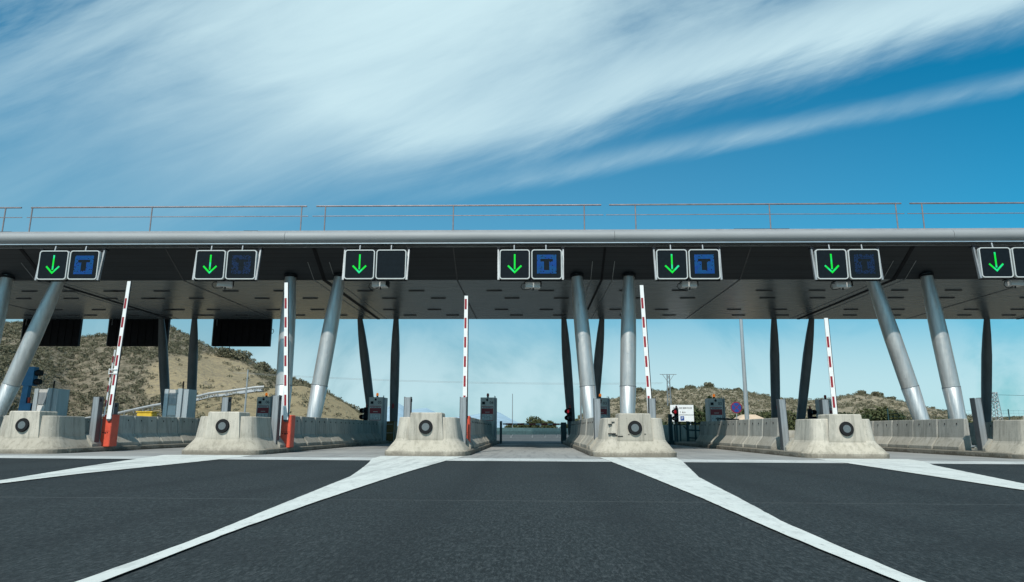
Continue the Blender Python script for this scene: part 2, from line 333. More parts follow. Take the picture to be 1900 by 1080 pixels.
# ------------------------------------------------------------------ mesh helpers
class MB:
    def __init__(s): s.v = []; s.f = []; s.sm = []
    def add(s, vs, fs, smooth=False):
        o = len(s.v); s.v += [tuple(q) for q in vs]
        for f in fs: s.f.append([i + o for i in f]); s.sm.append(smooth)
        return s
    def box(s, x0, x1, y0, y1, z0, z1, taper=None, bev=0.0):
        if bev > 0:
            # chamfered vertical and top edges
            b = bev; pts = [(x0 + b, y0), (x1 - b, y0), (x1, y0 + b), (x1, y1 - b), (x1 - b, y1), (x0 + b, y1), (x0, y1 - b), (x0, y0 + b)]
            cx, cy = (x0 + x1) / 2, (y0 + y1) / 2
            kx = (x1 - x0 - 2 * b) / (x1 - x0); ky = (y1 - y0 - 2 * b) / (y1 - y0)
            lv = [[(x, y, z0) for x, y in pts], [(x, y, z1 - b) for x, y in pts], [(cx + (x - cx) * kx, cy + (y - cy) * ky, z1) for x, y in pts]]
            return s.loft(lv)
        vs = [(x0, y0, z0), (x1, y0, z0), (x1, y1, z0), (x0, y1, z0), (x0, y0, z1), (x1, y0, z1), (x1, y1, z1), (x0, y1, z1)]
        return s.add(vs, [(0, 3, 2, 1), (4, 5, 6, 7), (0, 1, 5, 4), (1, 2, 6, 5), (2, 3, 7, 6), (3, 0, 4, 7)])
    def loft(s, rings, smooth=False, caps=True, closed=True):
        n = len(rings[0]); vs = [p for r in rings for p in r]; fs = []
        for k in range(len(rings) - 1):
            for i in range(n if closed else n - 1):
                j = (i + 1) % n
                fs.append((k * n + i, k * n + j, (k + 1) * n + j, (k + 1) * n + i))
        o = len(s.v); s.add(vs, fs, smooth)
        if caps:
            if smooth:      # own vertices for the end caps, so they do not bend the smooth side normals
                s.add(rings[0], [list(range(n))[::-1]]); s.add(rings[-1], [list(range(n))])
            else:
                s.f.append([o + i for i in range(n)][::-1]); s.sm.append(False)
                s.f.append([o + (len(rings) - 1) * n + i for i in range(n)]); s.sm.append(False)
        return s
    def tube(s, pts, rad, n=10, smooth=True):
        pts = [Vector(p) for p in pts]; rads = rad if isinstance(rad, (list, tuple)) else [rad] * len(pts)
        rings = []; ref = None
        for i, p in enumerate(pts):
            d = (pts[min(i + 1, len(pts) - 1)] - pts[max(i - 1, 0)]).normalized()
            if ref is None: ref = Vector((1, 0, 0)) if abs(d.x) < .8 else Vector((0, 0, 1))
            a = (ref - d * ref.dot(d)).normalized(); b = d.cross(a); ref = a
            rings.append([p + (a * math.cos(t) + b * math.sin(t)) * rads[i] for t in (2 * math.pi * k / n for k in range(n))])
        return s.loft(rings, smooth)
    def bar(s, a, b, w, d=None):
        return s.tube([a, b], w / 2 * 1.414, 4, False) if d is None else s
    def sheet(s, pts, z): return s.add([(x, y, z) for x, y in pts], [tuple(range(len(pts)))])
    def obj(s, name, m_, parent=None, loc=None):
        me = bpy.data.meshes.new(name); me.from_pydata(s.v, [], s.f); me.update()
        me.polygons.foreach_set('use_smooth', s.sm)
        o = bpy.data.objects.new(name, me); C.objects.link(o); me.materials.append(m_)
        if parent: o.parent = parent
        if loc: o.location = loc
        return o
def tag(o, label=None, cat=None, group=None, kind=None):
    if label: o['label'] = label
    if cat: o['category'] = cat
    if group: o['group'] = group
    if kind: o['kind'] = kind
    return o
def empty(name, loc, label=None, cat=None, group=None, rz=0):
    o = bpy.data.objects.new(name, None); C.objects.link(o); o.location = loc; o.rotation_euler = (0, 0, rz); o.empty_display_size = .2
    return tag(o, label, cat, group)
KIDS = {}
def copy_tree(o, parent=None):
    c = o.copy(); C.objects.link(c)
    if parent: c.parent = parent
    for ch in o.children: copy_tree(ch, c)
    return c
def text_mesh(s, size, name, m_, parent, loc, rot_=(math.pi / 2, 0, 0), align='CENTER'):
    cu = bpy.data.curves.new('t', 'FONT'); cu.body = s; cu.size = size; cu.align_x = align; cu.align_y = 'CENTER'; cu.extrude = .004
    t = bpy.data.objects.new('t', cu); C.objects.link(t)
    dg = bpy.context.evaluated_depsgraph_get(); me = bpy.data.meshes.new_from_object(t.evaluated_get(dg))
    bpy.data.objects.remove(t); me.name = name; me.materials.clear(); me.materials.append(m_)
    o = bpy.data.objects.new(name, me); C.objects.link(o); o.parent = parent; o.location = loc; o.rotation_euler = rot_
    return o

# ------------------------------------------------------------------ ground, road, paint
gr = MB(); gr.sheet([(-9000, -3000), (9000, -3000), (9000, 12000), (-9000, 12000)], -.03)
tag(gr.obj('ground', soilm), kind='structure')
rd = MB(); rd.sheet([(-60, -40), (60, -40), (60, 36.1), (-60, 36.1)], 0)
tag(rd.obj('road', asph), kind='structure')
asph2 = mat('old_asphalt', (.085, .092, .092), .9, var=.18, scale=1.2, stretch=(1, .3, 1), spec=.25, contrast=(.3, .7))
rd = MB(); rd.sheet([(-60, 36.3), (60, 36.3), (60, 46), (16, 70), (13, 180), (-13, 180), (-16, 70), (-60, 46)], 0)
tag(rd.obj('road', asph2), kind='structure')
ap = MB(); ap.sheet([(-60, 17.75), (60, 17.75), (60, 36.2), (-60, 36.2)], .004)
tag(ap.obj('pavement', apr), kind='structure')
st = MB(); st.sheet([(-60, 16.25), (60, 16.0), (60, 17.55), (-60, 17.75)], .008)
tag(st.obj('road_stripe', wpaint), kind='structure')
mk = MB()
def strip(Lp, Rp, z=.012):
    n = max(len(Lp), len(Rp))
    # resample both edges by length fraction
    def res(P, k):
        P = [Vector(q) for q in P]; d = [0]
        for a, b in zip(P, P[1:]): d.append(d[-1] + (b - a).length)
        out = []
        for i in range(k):
            t = d[-1] * i / (k - 1)
            for j in range(len(P) - 1):
                if t <= d[j + 1] + 1e-9: f_ = (t - d[j]) / (d[j + 1] - d[j]); out.append(P[j].lerp(P[j + 1], f_) + Vector((random.uniform(-.004, .004), 0))); break
        return out
    a = res(Lp, 320); b = res(Rp, 320); vs = [(*q, z) for q in a] + [(*q, z) for q in b]
    mk.add(vs, [(i, 320 + i, 321 + i, i + 1) for i in range(319)])
strip([(-2.07, -30), (-2.09, 3.4), (-2.14, 4.5), (-2.40, 7.2), (-2.72, 10.6), (-3.05, 12.6), (-3.45, 14.9), (-3.85, 16.9), (-4.0, 18.6)],
      [(-1.93, -30), (-1.97, 3.35), (-2.06, 5.0), (-2.09, 6.7), (-2.10, 8.9), (-2.08, 11.7), (-1.96, 16.3), (-1.8, 18.6)])
strip([(1.72, -30), (1.72, 3.54), (1.72, 5.06), (1.78, 7.64), (1.80, 12), (1.78, 16.8), (1.76, 18.6)],
      [(1.86, -30), (1.84, 3.55), (1.87, 4.3), (1.95, 5.7), (2.14, 7.3), (2.53, 10.9), (2.95, 13.4), (3.5, 16.7), (3.75, 18.6)])
strip([(-5.6, -30), (-6.1, 3.0), (-7.12, 9.4), (-8.22, 12.9), (-9.16, 16.3), (-9.8, 18.6)],
      [(-5.45, -30), (-5.9, 3.0), (-6.72, 8.9), (-6.97, 10.8), (-7.05, 13.3), (-7.2, 16.4), (-7.4, 18.6)])
strip([(5.2, -30), (5.5, 3.0), (5.98, 8.8), (6.48, 12.2), (7.04, 16.1), (7.3, 18.6)],
      [(5.36, -30), (5.75, 3.0), (6.75, 10.0), (8.5, 15.3), (9.4, 17.4), (9.7, 18.6)])
tag(mk.obj('road_marking', paint), kind='structure')

# ------------------------------------------------------------------ islands
NX = [-19.8, -14.21, -8.56, -2.92, 2.79, 8.46, 14.1, 19.8]
NAMES = ['far left', 'second from the left', 'third from the left', 'left of the centre lane', 'right of the centre lane', 'second from the right', 'right-hand edge', 'beyond the right edge']
PLACE = ['island cut by left frame edge', 'island with red cabinet far left', 'island with second red cabinet', 'island just left of centre lane', 'island just right of centre lane', 'second island from the right', 'island at right frame edge', 'island off to the right']
def U(w, y0, y1, r, z, n=6):
    """rounded U outline, counter-clockwise from back right"""
    P = [(w, y1)]
    for k in range(n + 1):
        t = k / n * math.pi / 2; P.append((w - r + r * math.cos(t), y0 + r - r * math.sin(t)))
    for k in range(n + 1):
        t = k / n * math.pi / 2; P.append((-(w - r) - r * math.sin(t), y0 + r - r * math.cos(t)))
    P.append((-w, y1)); return [(x, y, z) for x, y in P][::-1]
for k, x in enumerate(NX):
    kb = MB(); w = 1.19
    o_ = U(w, 19.35, 37.2, .4, 0); t_ = U(w, 19.35, 37.2, .4, .13); t2 = U(w - .03, 19.38, 37.17, .4, .155)
    kb.loft([[(a + x, b, c) for a, b, c in r] for r in (o_, t_, t2)])
    tag(kb.obj('kerb_island', kerbm), kind='structure')

def nose_proto():
    r = empty('crash_block', (0, 0, 0))
    b = MB()
    b.loft([U(1.13, 0, 1.65, .42, 0), U(1.14, 0, 1.65, .42, .12), U(1.10, .03, 1.65, .42, .15), U(.91, .20, 1.65, .38, .40), U(.88, .235, 1.65, .36, .46), U(.80, .30, 1.65, .32, 1.02), U(.785, .315, 1.63, .32, 1.04)], smooth=False)
    ob = b.obj('concrete_body', conc, r)
    c = MB()
    yf = .13
    lv = []
    for z, y0, hw in ((.38, .212, .49), (.46, .205, .485), (1.14, .215, .43), (1.165, .24, .405)):
        lv.append([(-hw, y0, z), (hw, y0, z), (hw, .95, z), (-hw, .95, z)])
    c.loft(lv); c.obj('raised_block', conc, r)
    # round lamp on the front
    n = 28; cz = .775; y0 = .205; rings = []
    for rr, yy in ((.192, y0 + .08), (.192, y0 - .02), (.178, y0 - .045), (.105, y0 - .045), (.095, y0 - .01)):
        rings.append([(rr * math.cos(t), yy + (rr * math.sin(t)) * .12, cz + rr * math.sin(t)) for t in (2 * math.pi * i / n for i in range(n))])
    l = MB(); l.loft(rings); lo = l.obj('round_lamp', black, r)
    d = MB(); d.loft([[(rr * math.cos(t), yy + (rr * math.sin(t)) * .12, cz + rr * math.sin(t)) for t in (2 * math.pi * i / n for i in range(n))][::1] for rr, yy in ((.103, y0 + .01), (.103, y0 - .0455))])
    d.obj('lens', lensm, lo)
    return r
NOSE = []
np0 = nose_proto(); NL = ['pale concrete crash block hiding off the left edge', 'pale crash block with round lamp at far left, beside the short grey post',
  'pale crash block with round lamp, left of the leaning front column pair', 'clean crash block with round lamp, standing left of the centre lane',
  'scuffed crash block with scrape marks, standing right of the centre lane', 'pale crash block with round lamp under the striped arm nearest the right edge',
  'crash block at the right frame edge beside the tall dark post', 'crash block beyond the right frame edge']
for k, x in enumerate(NX[:]):
    o = np0 if k == 0 else copy_tree(np0)
    o.location = (x, 19.0, 0); NOSE.append(o)
    tag(o, NL[k], 'crash block', 'concrete crash blocks at the island ends')
    if k == 4:
        for a in ((-.62, .62, .10), (-.50, .58, .12), (-.66, .87, .05), (-.40, .55, .07), (-.58, .93, .04), (-.17, .60, .018), (.27, .61, .018)):
            xx, zz, ln = a; yv = .20 + (zz - .4) * .15 if xx < -.45 else .20 + (zz - .4) * .01
            MB().box(xx - ln, xx + ln, yv - .012, yv + .08, zz - .009, zz + .009).obj('scrape_mark', black, o)
for o in [np0]: pass

# barrier segments
def seg_mesh(name, side, ln=1.45):
    # outer face at x = 0 leaning inward (towards -side)
    prof = [(0, 0), (0, .10), (-.185, .335), (-.215, .38), (-.265, .94), (-.275, .955), (-.375, .955), (-.385, .94), (-.385, 0)]
    b = MB(); g_ = .018
    mid_ = [(side * a, y_, z) for a, z in prof for y_ in ()]
    sh = [(a - .022 if a > -.3 else a + .01, z - .02 if z > .9 else z) for a, z in prof]
    rs = [[(side * a, y_, z) for a, z in P_] for P_, y_ in ((sh, g_), (prof, g_ + .03), (prof, ln - g_ - .03), (sh, ln - g_))]
    if side < 0: rs = [q[::-1] for q in rs]
    b.loft(rs[::-1]); me = b.obj(name, conc2)
    return me
def hooks(parent, side):
    for yy in (.4, 1.05):
        h = MB(); h.box(side * -.246 - .012, side * -.246 + .012, yy - .012, yy + .012, .775, .825)
        h.obj('lifting_socket', darkm, parent)
protoR = seg_mesh('barrier_segment', 1); hooks(protoR, 1)
protoL = seg_mesh('barrier_segment', -1); hooks(protoL, -1)
usedR = usedL = False
for k, x in enumerate(NX):
    for side in (1, -1):
        # which rows does the photo show
        if side == 1 and k > 4: continue
        if side == -1 and k < 4: continue
        y = 21.75 if side == 1 else 21.9; n = 0
        yend = 34.6
        if k == 5 and side == -1: yend = 30.6
        while y < yend:
            pr = protoR if side == 1 else protoL
            if side == 1:
                o = pr if not usedR else copy_tree(pr); usedR = True
            else:
                o = pr if not usedL else copy_tree(pr); usedL = True
            o.location = (x + side * (1.13 + random.uniform(-.022, .022)), y, .156); o.rotation_euler = (0, 0, math.radians(random.uniform(-.7, .7))); n += 1
            ord_ = ['first', 'second', 'third', 'fourth', 'fifth', 'sixth', 'seventh', 'eighth', 'ninth', 'tenth'][n - 1]
            face = {1: 'right-facing', -1: 'left-facing'}[side]
            tag(o, '%s jersey segment from the front, %s row, %s' % (ord_, face, PLACE[k]), 'concrete barrier', 'precast jersey segments along the islands')
            y += 1.45
# short foot piece next to each crash block
fR = None
for k, x in enumerate(NX):
    for side in (1, -1):
        if side == 1 and k > 4: continue
        if side == -1 and k < 4: continue
        b = MB(); prof = [(0, 0), (0, .09), (-.20, .34), (-.42, .36), (-.42, 0)]
        r0 = [(side * a, 0, z) for a, z in prof]; r1 = [(side * a, .5, z) for a, z in prof]
        if side < 0: r0, r1 = r0[::-1], r1[::-1]
        b.loft([r1, r0]); o = b.obj('sloped_foot', conc2, NOSE[k], (side * 1.12, 1.66, .156))

# grey steel posts (hollow channel) --------------------------------------------------
def post_mesh(h):
    b = MB(); b.box(-.085, .085, -.11, .11, 0, h); o = b.obj('steel_post', steel)
    e = MB(); e.box(.087, .100, -.112, .112, .02, h + .01); e.box(-.100, -.087, -.112, .112, .02, h + .01); e.obj('edge_strip', machd, o)
    c = MB(); c.box(.101, .13, -.05, -.02, h - .09, h - .03); c.obj('cable_clip', darkm, o)
    return o
pp = None
POSTS = [(-19.0, 20.6, 1.5, 'grey steel post behind the far left crash block'), (-13.22, 20.9, 1.47, 'grey steel post on the left of the red cabinet at far left'),
  (-13.40, 22.0, 1.33, 'shorter grey steel post on the right of the far left red cabinet'), (-9.21, 20.8, 1.47, 'grey steel post rising behind the third crash block from the left'),
  (-7.64, 20.7, 1.52, 'grey steel post between leaning column and red cabinet'), (-3.68, 20.6, 1.48, 'grey steel post behind the left shoulder of the crash block left of the centre lane'),
  (-2.02, 20.5, 1.48, 'grey steel post in front of the orange cabinet beside the centre lane'), (1.92, 20.8, 1.46, 'grey steel post left of the scuffed crash block in front of a silver column'),
  (3.52, 20.7, 1.47, 'grey steel post right of the scuffed crash block next to the striped arm'), (7.40, 20.9, 1.47, 'leaning grey steel post left of the crash block second from right'),
  (8.66, 21.0, 1.47, 'grey steel post behind the crash block second from right beside the arm'), (13.08, 20.9, 1.52, 'dark edged grey steel post near the right frame edge'),
  (-21.4, 27.0, 1.35, 'small grey post by the blue signal column')]
for i, (x, y, h, lb) in enumerate(POSTS):
    if pp is None: pp = post_mesh(1.0); o = pp
    else: o = copy_tree(pp)
    o.location = (x, y, .156); o.scale = (1, 1, h); tag(o, lb, 'steel post', 'grey posts beside the crash blocks')
    if i == 9: o.rotation_euler = (0, math.radians(-1.5), 0)
    if i == 11: o.rotation_euler = (0, math.radians(-2), 0)

# barrier gates: red cabinet + striped arm ------------------------------------------
def gate(x, y, top, lean, lb, h=1.12, yawc=0.0, ax=0.0):
    r = empty('barrier_gate', (x, y, .156), lb, 'toll barrier', 'raised striped toll barriers', yawc)
    b = MB(); b.box(-.155, .155, -.19, .19, 0, h - .16, bev=.02); b.obj('cabinet', red, r)
    c = MB(); c.box(-.02, .02, -.196, -.190, .38, .42); c.box(-.13, .13, -.195, -.190, .455, .461)
    for q in (-.07, 0, .07): c.box(q - .025, q + .01, -.197, -.190, .40, .425)
    c.obj('lock', darkm, r)
    a = MB(); L_ = top - h + .12; z0 = h - .30
    def P(t, dx_=0): return (ax + lean * t + dx_, z0 + t)
    w = .068
    a.add([(P(0)[0] - w, -.245, P(0)[1]), (P(0)[0] + w, -.245, P(0)[1]), (P(L_)[0] + w * .8, -.245, P(L_)[1]), (P(L_)[0] - w * .8, -.245, P(L_)[1]),
           (P(0)[0] - w, -.20, P(0)[1]), (P(0)[0] + w, -.20, P(0)[1]), (P(L_)[0] + w * .8, -.20, P(L_)[1]), (P(L_)[0] - w * .8, -.20, P(L_)[1])],
          [(0, 1, 2, 3), (7, 6, 5, 4), (0, 4, 5, 1), (3, 2, 6, 7), (0, 3, 7, 4), (1, 5, 6, 2)])
    arm = a.obj('arm', white, r)
    t = .42
    while t < L_ - .30:
        s = MB()
        xa, za = P(t); xb, zb = P(t + .33)
        s.add([(xa - .045, -.249, za), (xa + .02, -.249, za), (xb + .02, -.249, zb), (xb - .045, -.249, zb),
               (xa - .045, -.244, za), (xa + .02, -.244, za), (xb + .02, -.244, zb), (xb - .045, -.244, zb)], [(0, 1, 2, 3), (0, 3, 7, 4), (1, 5, 6, 2), (0, 4, 5, 1), (3, 2, 6, 7)])
        t += .60; s.obj('red_stripe', redm, arm)
    e = MB(); e.bar((P(.1)[0] + w + .012, -.22, P(.1)[1]), (P(L_)[0] + w * .8 + .012, -.22, P(L_)[1]), .022); e.obj('rubber_edge', darkm, arm)
    hb = MB(); hb.tube([(ax, -.24, h - .30), (ax, -.18, h - .30)], .07, 14); hb.obj('hub', machd, r)
    return r
gate(-13.0, 21.3, 5.30, .034, 'red cabinet with striped arm at far left, arm crossed by a small clamp frame', yawc=math.radians(-3), ax=.08)
gate(-7.47, 21.3, 5.25, -.066, 'red cabinet with tall striped arm in front of the leaning silver column pair')
gate(-2.05, 21.45, 4.85, -.004, 'thin orange-red cabinet with shorter striped arm left of the centre lane', yawc=math.radians(0))
gate(3.53, 21.3, 5.15, -.032, 'red cabinet hidden by the scuffed crash block, arm reaching into the soffit')
gate(8.99, 21.3, 4.12, -.008, 'striped arm that ends at the canopy edge, second crash block from the right')
gate(15.15, 21.6, 1.6, .0, 'red cabinet without visible arm at the right frame edge')
# clamp frame on the far left arm
cf = empty('arm_rest', (-12.92, 21.02, 2.35), 'small white clamp frame and second thin arm beside the far left striped arm', 'arm rest')
b = MB(); b.bar((-.16, 0, .0), (.09, 0, .01), .018); b.bar((-.16, 0, .13), (.09, 0, .14), .018); b.bar((-.15, 0, -.02), (-.15, 0, .16), .018); b.obj('clamp', white, cf)
b = MB(); b.bar((-.20, .1, -1.3), (-.10, .1, .75), .035); b.obj('thin_arm', white, cf)
for q in range(4): MB().bar((-.185 + .022 * q, .07, -1.0 + q * .45), (-.176 + .022 * q, .07, -.80 + q * .45), .03).obj('red_stripe', redm, cf)

# ------------------------------------------------------------------ canopy
X0, X1 = -62.0, 62.0
can = empty('toll_canopy', (0, 0, 0), 'long grey metal toll plaza canopy with rounded silver front edge spanning all lanes', 'canopy')
prof = [(23.62, 7.16), (24.9, 7.42), (26.5, 6.49), (36.35, 6.50), (38.1, 7.42), (39.0, 7.2)]
def soff_z(y):
    for (a, za), (b, zb) in zip(prof, prof[1:]):
        if a <= y <= b: return za + (zb - za) * (y - a) / (b - a)
    return 7.2
s = MB(); xs = [X0 + (X1 - X0) * i / 22 for i in range(23)]
def under(P_, nm, m_):
    q = MB(); n = len(P_); q.add([(x, y, z) for x in xs for y, z in P_], [(i * n + j, i * n + j + 1, (i + 1) * n + j + 1, (i + 1) * n + j) for i in range(22) for j in range(n - 1)]); q.obj(nm, m_, can)
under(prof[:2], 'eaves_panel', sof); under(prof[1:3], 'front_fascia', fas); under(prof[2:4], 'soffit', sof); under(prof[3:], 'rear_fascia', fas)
t = MB(); t.box(X0, X1, 23.75, 38.9, 7.62, 7.72)
t.box(X0, X1, 23.68, 38.95, 7.45, 7.615); t.obj('roof_deck', roofm, can)
for yy, nm in ((23.62, 'front_tube'), (39.0, 'rear_tube')):
    rr = .205; sg = -1 if yy < 30 else 1; nseg = 11
    ring = lambda x: [(x, yy + sg * (rr * math.cos(a_)), 7.415 + rr * math.sin(a_)) for a_ in (2 * math.pi * q / 28 for q in range(28))]
    if nm == 'front_tube':
        edges_ = [-62, -54.9, -43.3, -31.7, -20.0, -8.8, 2.9, 14.6, 26.2, 37.8, 49.4, 62]
        t = MB()
        for a_, b_ in zip(edges_, edges_[1:]): t.loft([ring(a_ + .006), ring(b_ - .006)], True)
    else: t = MB().loft([ring(X0), ring(X1)], True)
    t.obj(nm, tubem, can)
t = MB(); t.box(X0, X1, 23.52, 23.60, 7.165, 7.195); t.obj('drip_trim', trim, can)
t = MB(); t.box(X0, X1, 24.80, 24.83, 7.375, 7.395); t.obj('drip_trim', trim, can)
# small roof edge lip
t = MB(); x = X0
while x < X1:
    w_ = random.uniform(.5, 2.4); t.box(x, x + w_, 24.0, 24.2, 7.73, 7.76 + random.uniform(-.01, .05)); x += w_ + random.uniform(.1, .9)
t.obj('roof_edging', darkm, can)
def strip_under(x, w, off, nm, m_, y0=24.95, y1=36.3):
    b = MB(); ys = [y0, 26.5, y1]
    top = [(x + sx_ * w, y, soff_z(y) - off * q) for q in (1,) for y in ys for sx_ in (-1, 1)]
    b.add(top, [(0, 1, 3, 2), (2, 3, 5, 4)]); dn = [(a, b2, c + off * .8) for a, b2, c in top]
    o_ = len(b.v); b.add(dn, [(0, 2, 3, 1), (2, 4, 5, 3)]); 
    b.add([top[0], top[2], dn[2], dn[0]], [(0, 1, 2, 3)]); b.add([top[2], top[4], dn[4], dn[2]], [(0, 1, 2, 3)])
    b.add([top[1], top[3], dn[3], dn[1]], [(3, 2, 1, 0)]); b.add([top[3], top[5], dn[5], dn[3]], [(3, 2, 1, 0)])
    b.obj(nm, m_, can)
for x in (-30.8, -19.5, -8.22, 2.72, 14.0, 25.3):
    strip_under(x, .07 if x != 2.72 else .04, .025, 'expansion_joint', darkm)
    for q in (-.42, .42): strip_under(x + q, .012, .012, 'panel_seam', steel, 25.6)
for x in (-25.1, -13.9, -2.95, 8.1, 19.6): strip_under(x, .022, .012, 'panel_seam', machd)
# recessed light slots, four rows
for x in (-22.4, -19.0 + 0.6, -16.6, -11.4, -5.6, -3.9 + 3.8, 5.5, 11.2, 16.8, 22.5, -25.6):
    for r_, (y, dx_) in enumerate(((28.6, -.55), (30.3, .15), (33.3, -.45), (35.0, .25))):
        for q in (-.95, 1.25):
            b = MB(); xx = x + dx_ + q
            b.box(xx - .33, xx + .33, y - .05, y + .05, soff_z(y) - .035, soff_z(y) - .004)
            b.obj('light_slot', machd, can)

# columns
def column(name, b0, t0, radii, mt, lb, grp, sleeve=None):
    B = Vector(b0); T = Vector(t0)
    r = empty(name, b0, lb, 'column', grp)
    d = T - B; b = MB(); b.tube([d * q for q, _ in radii], [w for _, w in radii], 28); b.obj('shaft', mt, r)
    if sleeve:
        s_ = MB(); r0 = radii[0][1] + .008; s_.tube([d * .0, d * sleeve, d * (sleeve + .002)], [r0, sleeve_r(radii, sleeve) + .010, sleeve_r(radii, sleeve) + .002], 28); s_.obj('lower_sleeve', sleevem, r)
        w_ = MB(); w_.tube([d * (sleeve + .002), d * (sleeve + .006)], sleeve_r(radii, sleeve) + .016, 28); w_.obj('weld_ring', steel, r)
    c = MB(); c.tube([d * .985, d * .998], radii[-1][1] + .05, 24); c.obj('top_plate', darkm, r)
    p_ = MB(); p_.tube([d * 0, d.normalized() * .05], radii[0][1] + .12, 16); p_.obj('base_plate', steel, r)
    return r
def sleeve_r(radii, t):
    for (a, ra), (b, rb) in zip(radii, radii[1:]):
        if a <= t <= b: return ra + (rb - ra) * (t - a) / (b - a)
FR = [(0, .225), (.33, .295), (.40, .298), (.62, .298), (.78, .275), (1, .21)]
BR = [(0, .18), (.2, .22), (.45, .245), (.70, .245), (.86, .20), (1, .13)]
def lin(p, q, z):
    t = (z - p[2]) / (q[2] - p[2]); return (p[0] + (q[0] - p[0]) * t, p[1] + (q[1] - p[1]) * t, z)
def tr(p): return (p[0], p[1], p[2])
FC = [(((-21.3, 26.1, 1.2), (-20.9, 26.25, 6.64)), 'silver front column at the very left edge, mostly outside the frame'),
      (((-20.2, 26.1, 1.65), (-18.72, 26.25, 6.64)), 'steeply leaning silver front column at far left crossing a black panel'),
      (((-9.41, 26.1, 1.2), (-9.50, 26.25, 6.64)), 'silver front column standing behind the red cabinet, left one of its pair'),
      (((-8.20, 26.1, 1.12), (-7.54, 26.25, 6.64)), 'silver front column leaning right in front of the cut slope, right one of its pair'),
      (((2.16, 26.1, 1.25), (1.74, 26.25, 6.64)), 'silver front column leaning left just right of the centre lane'),
      (((3.54, 26.1, 1.36), (3.76, 26.25, 6.64)), 'nearly upright silver front column behind the scuffed crash block'),
      (((14.27, 26.1, 1.0), (13.00, 26.25, 6.64)), 'leaning silver front column at right, left one of its pair'),
      (((15.58, 26.1, 1.05), (15.10, 26.25, 6.64)), 'leaning silver front column at right, nearest the right frame edge')]
for (p, q), lb in FC: column('front_column', lin(p, q, .16), tr(q), FR, colm, lb, 'silver front columns of the canopy', .33)
BC = [(((-20.1, 38, 1.2), (-20.3, 36.75, 6.70)), 'dark rear column in front of the second black panel'),
      (((-18.75, 38, 1.2), (-18.45, 36.75, 6.70)), 'dark rear column beside the grey cabinet, against the scrub hill'),
      (((-8.72, 38, 1.2), (-9.36, 36.75, 6.70)), 'dark rear column leaning towards the payment machine numbered 05'),
      (((-7.54, 38, 1.2), (-7.37, 36.75, 6.70)), 'dark upright rear column with small red emblem right of machine 05'),
      (((2.10, 38, 1.2), (1.70, 36.75, 6.70)), 'dark rear column on the right edge of the centre lane'),
      (((3.30, 38, 1.2), (3.76, 36.75, 6.70)), 'dark rear column leaning right behind the silver column pair'),
      (((13.05, 38, 1.2), (12.90, 36.75, 6.70)), 'dark rear column right of the tall lamp pole'),
      (((14.35, 38, 1.2), (14.90, 36.75, 6.70)), 'dark rear column leaning right beside machine 01'),
      (((24.1, 38, 1.2), (24.05, 36.75, 6.70)), 'dark rear column next to the lattice mast at far right'),
      (((-31.5, 38, 1.2), (-31.9, 36.75, 6.70)), 'dark rear column at the left frame edge')]
bcs = [column('rear_column', lin(p, q, .0), tr(q), BR, darkcol, lb, 'dark rear columns of the canopy') for (p, q), lb in BC]
for i in (3, 6):
    e = MB(); p = BC[i][0]; q = lin(p[0], p[1], 1.95); n_ = 14
    e.loft([[(q[0] - bcs[i].location.x + rr * math.cos(a_) * .6, q[1] - bcs[i].location.y - .27 - yy, 1.95 - 0 + rr * math.sin(a_) * 1.3) for a_ in (2 * math.pi * k / n_ for k in range(n_))][::-1] for rr, yy in ((.11, 0), (.11, .012))])
    e.obj('emblem', redm, bcs[i])

# railings on the roof
def railing(x0, x1, posts, lb):
    r = empty('roof_railing', (x0, 26.0, 7.72), lb, 'railing', 'railing sections along the canopy roof')
    b = MB(); b.tube([(.05, 0, 1.67), (x1 - x0 - .1, 0, 1.67)], .032, 8); b.obj('top_rail', railm, r)
    b = MB(); b.tube([(-.08, 0, 1.26), (x1 - x0 - .02, 0, 1.26)], .016, 6); b.obj('mid_rail', railm, r)
    for p in posts:
        b = MB(); b.tube([(p - x0, 0, 0), (p - x0, 0, 1.66)], .026, 8); b.obj('post', railm, r)
railing(-31.9, -20.45, (-31.4, -26.0, -21.2), 'railing section cut by the left frame edge')
railing(-20.2, -8.85, (-20.1, -15.2, -9.15), 'railing section above the first two lit signs from the left')
railing(-8.62, 2.82, (-8.2, -3.1, 2.05), 'middle railing section above the centre lane')
railing(2.98, 14.42, (4.05, 9.25, 14.1), 'railing section right of the middle one')
railing(14.6, 26.1, (15.1, 20.4, 25.4), 'railing section cut by the right frame edge')

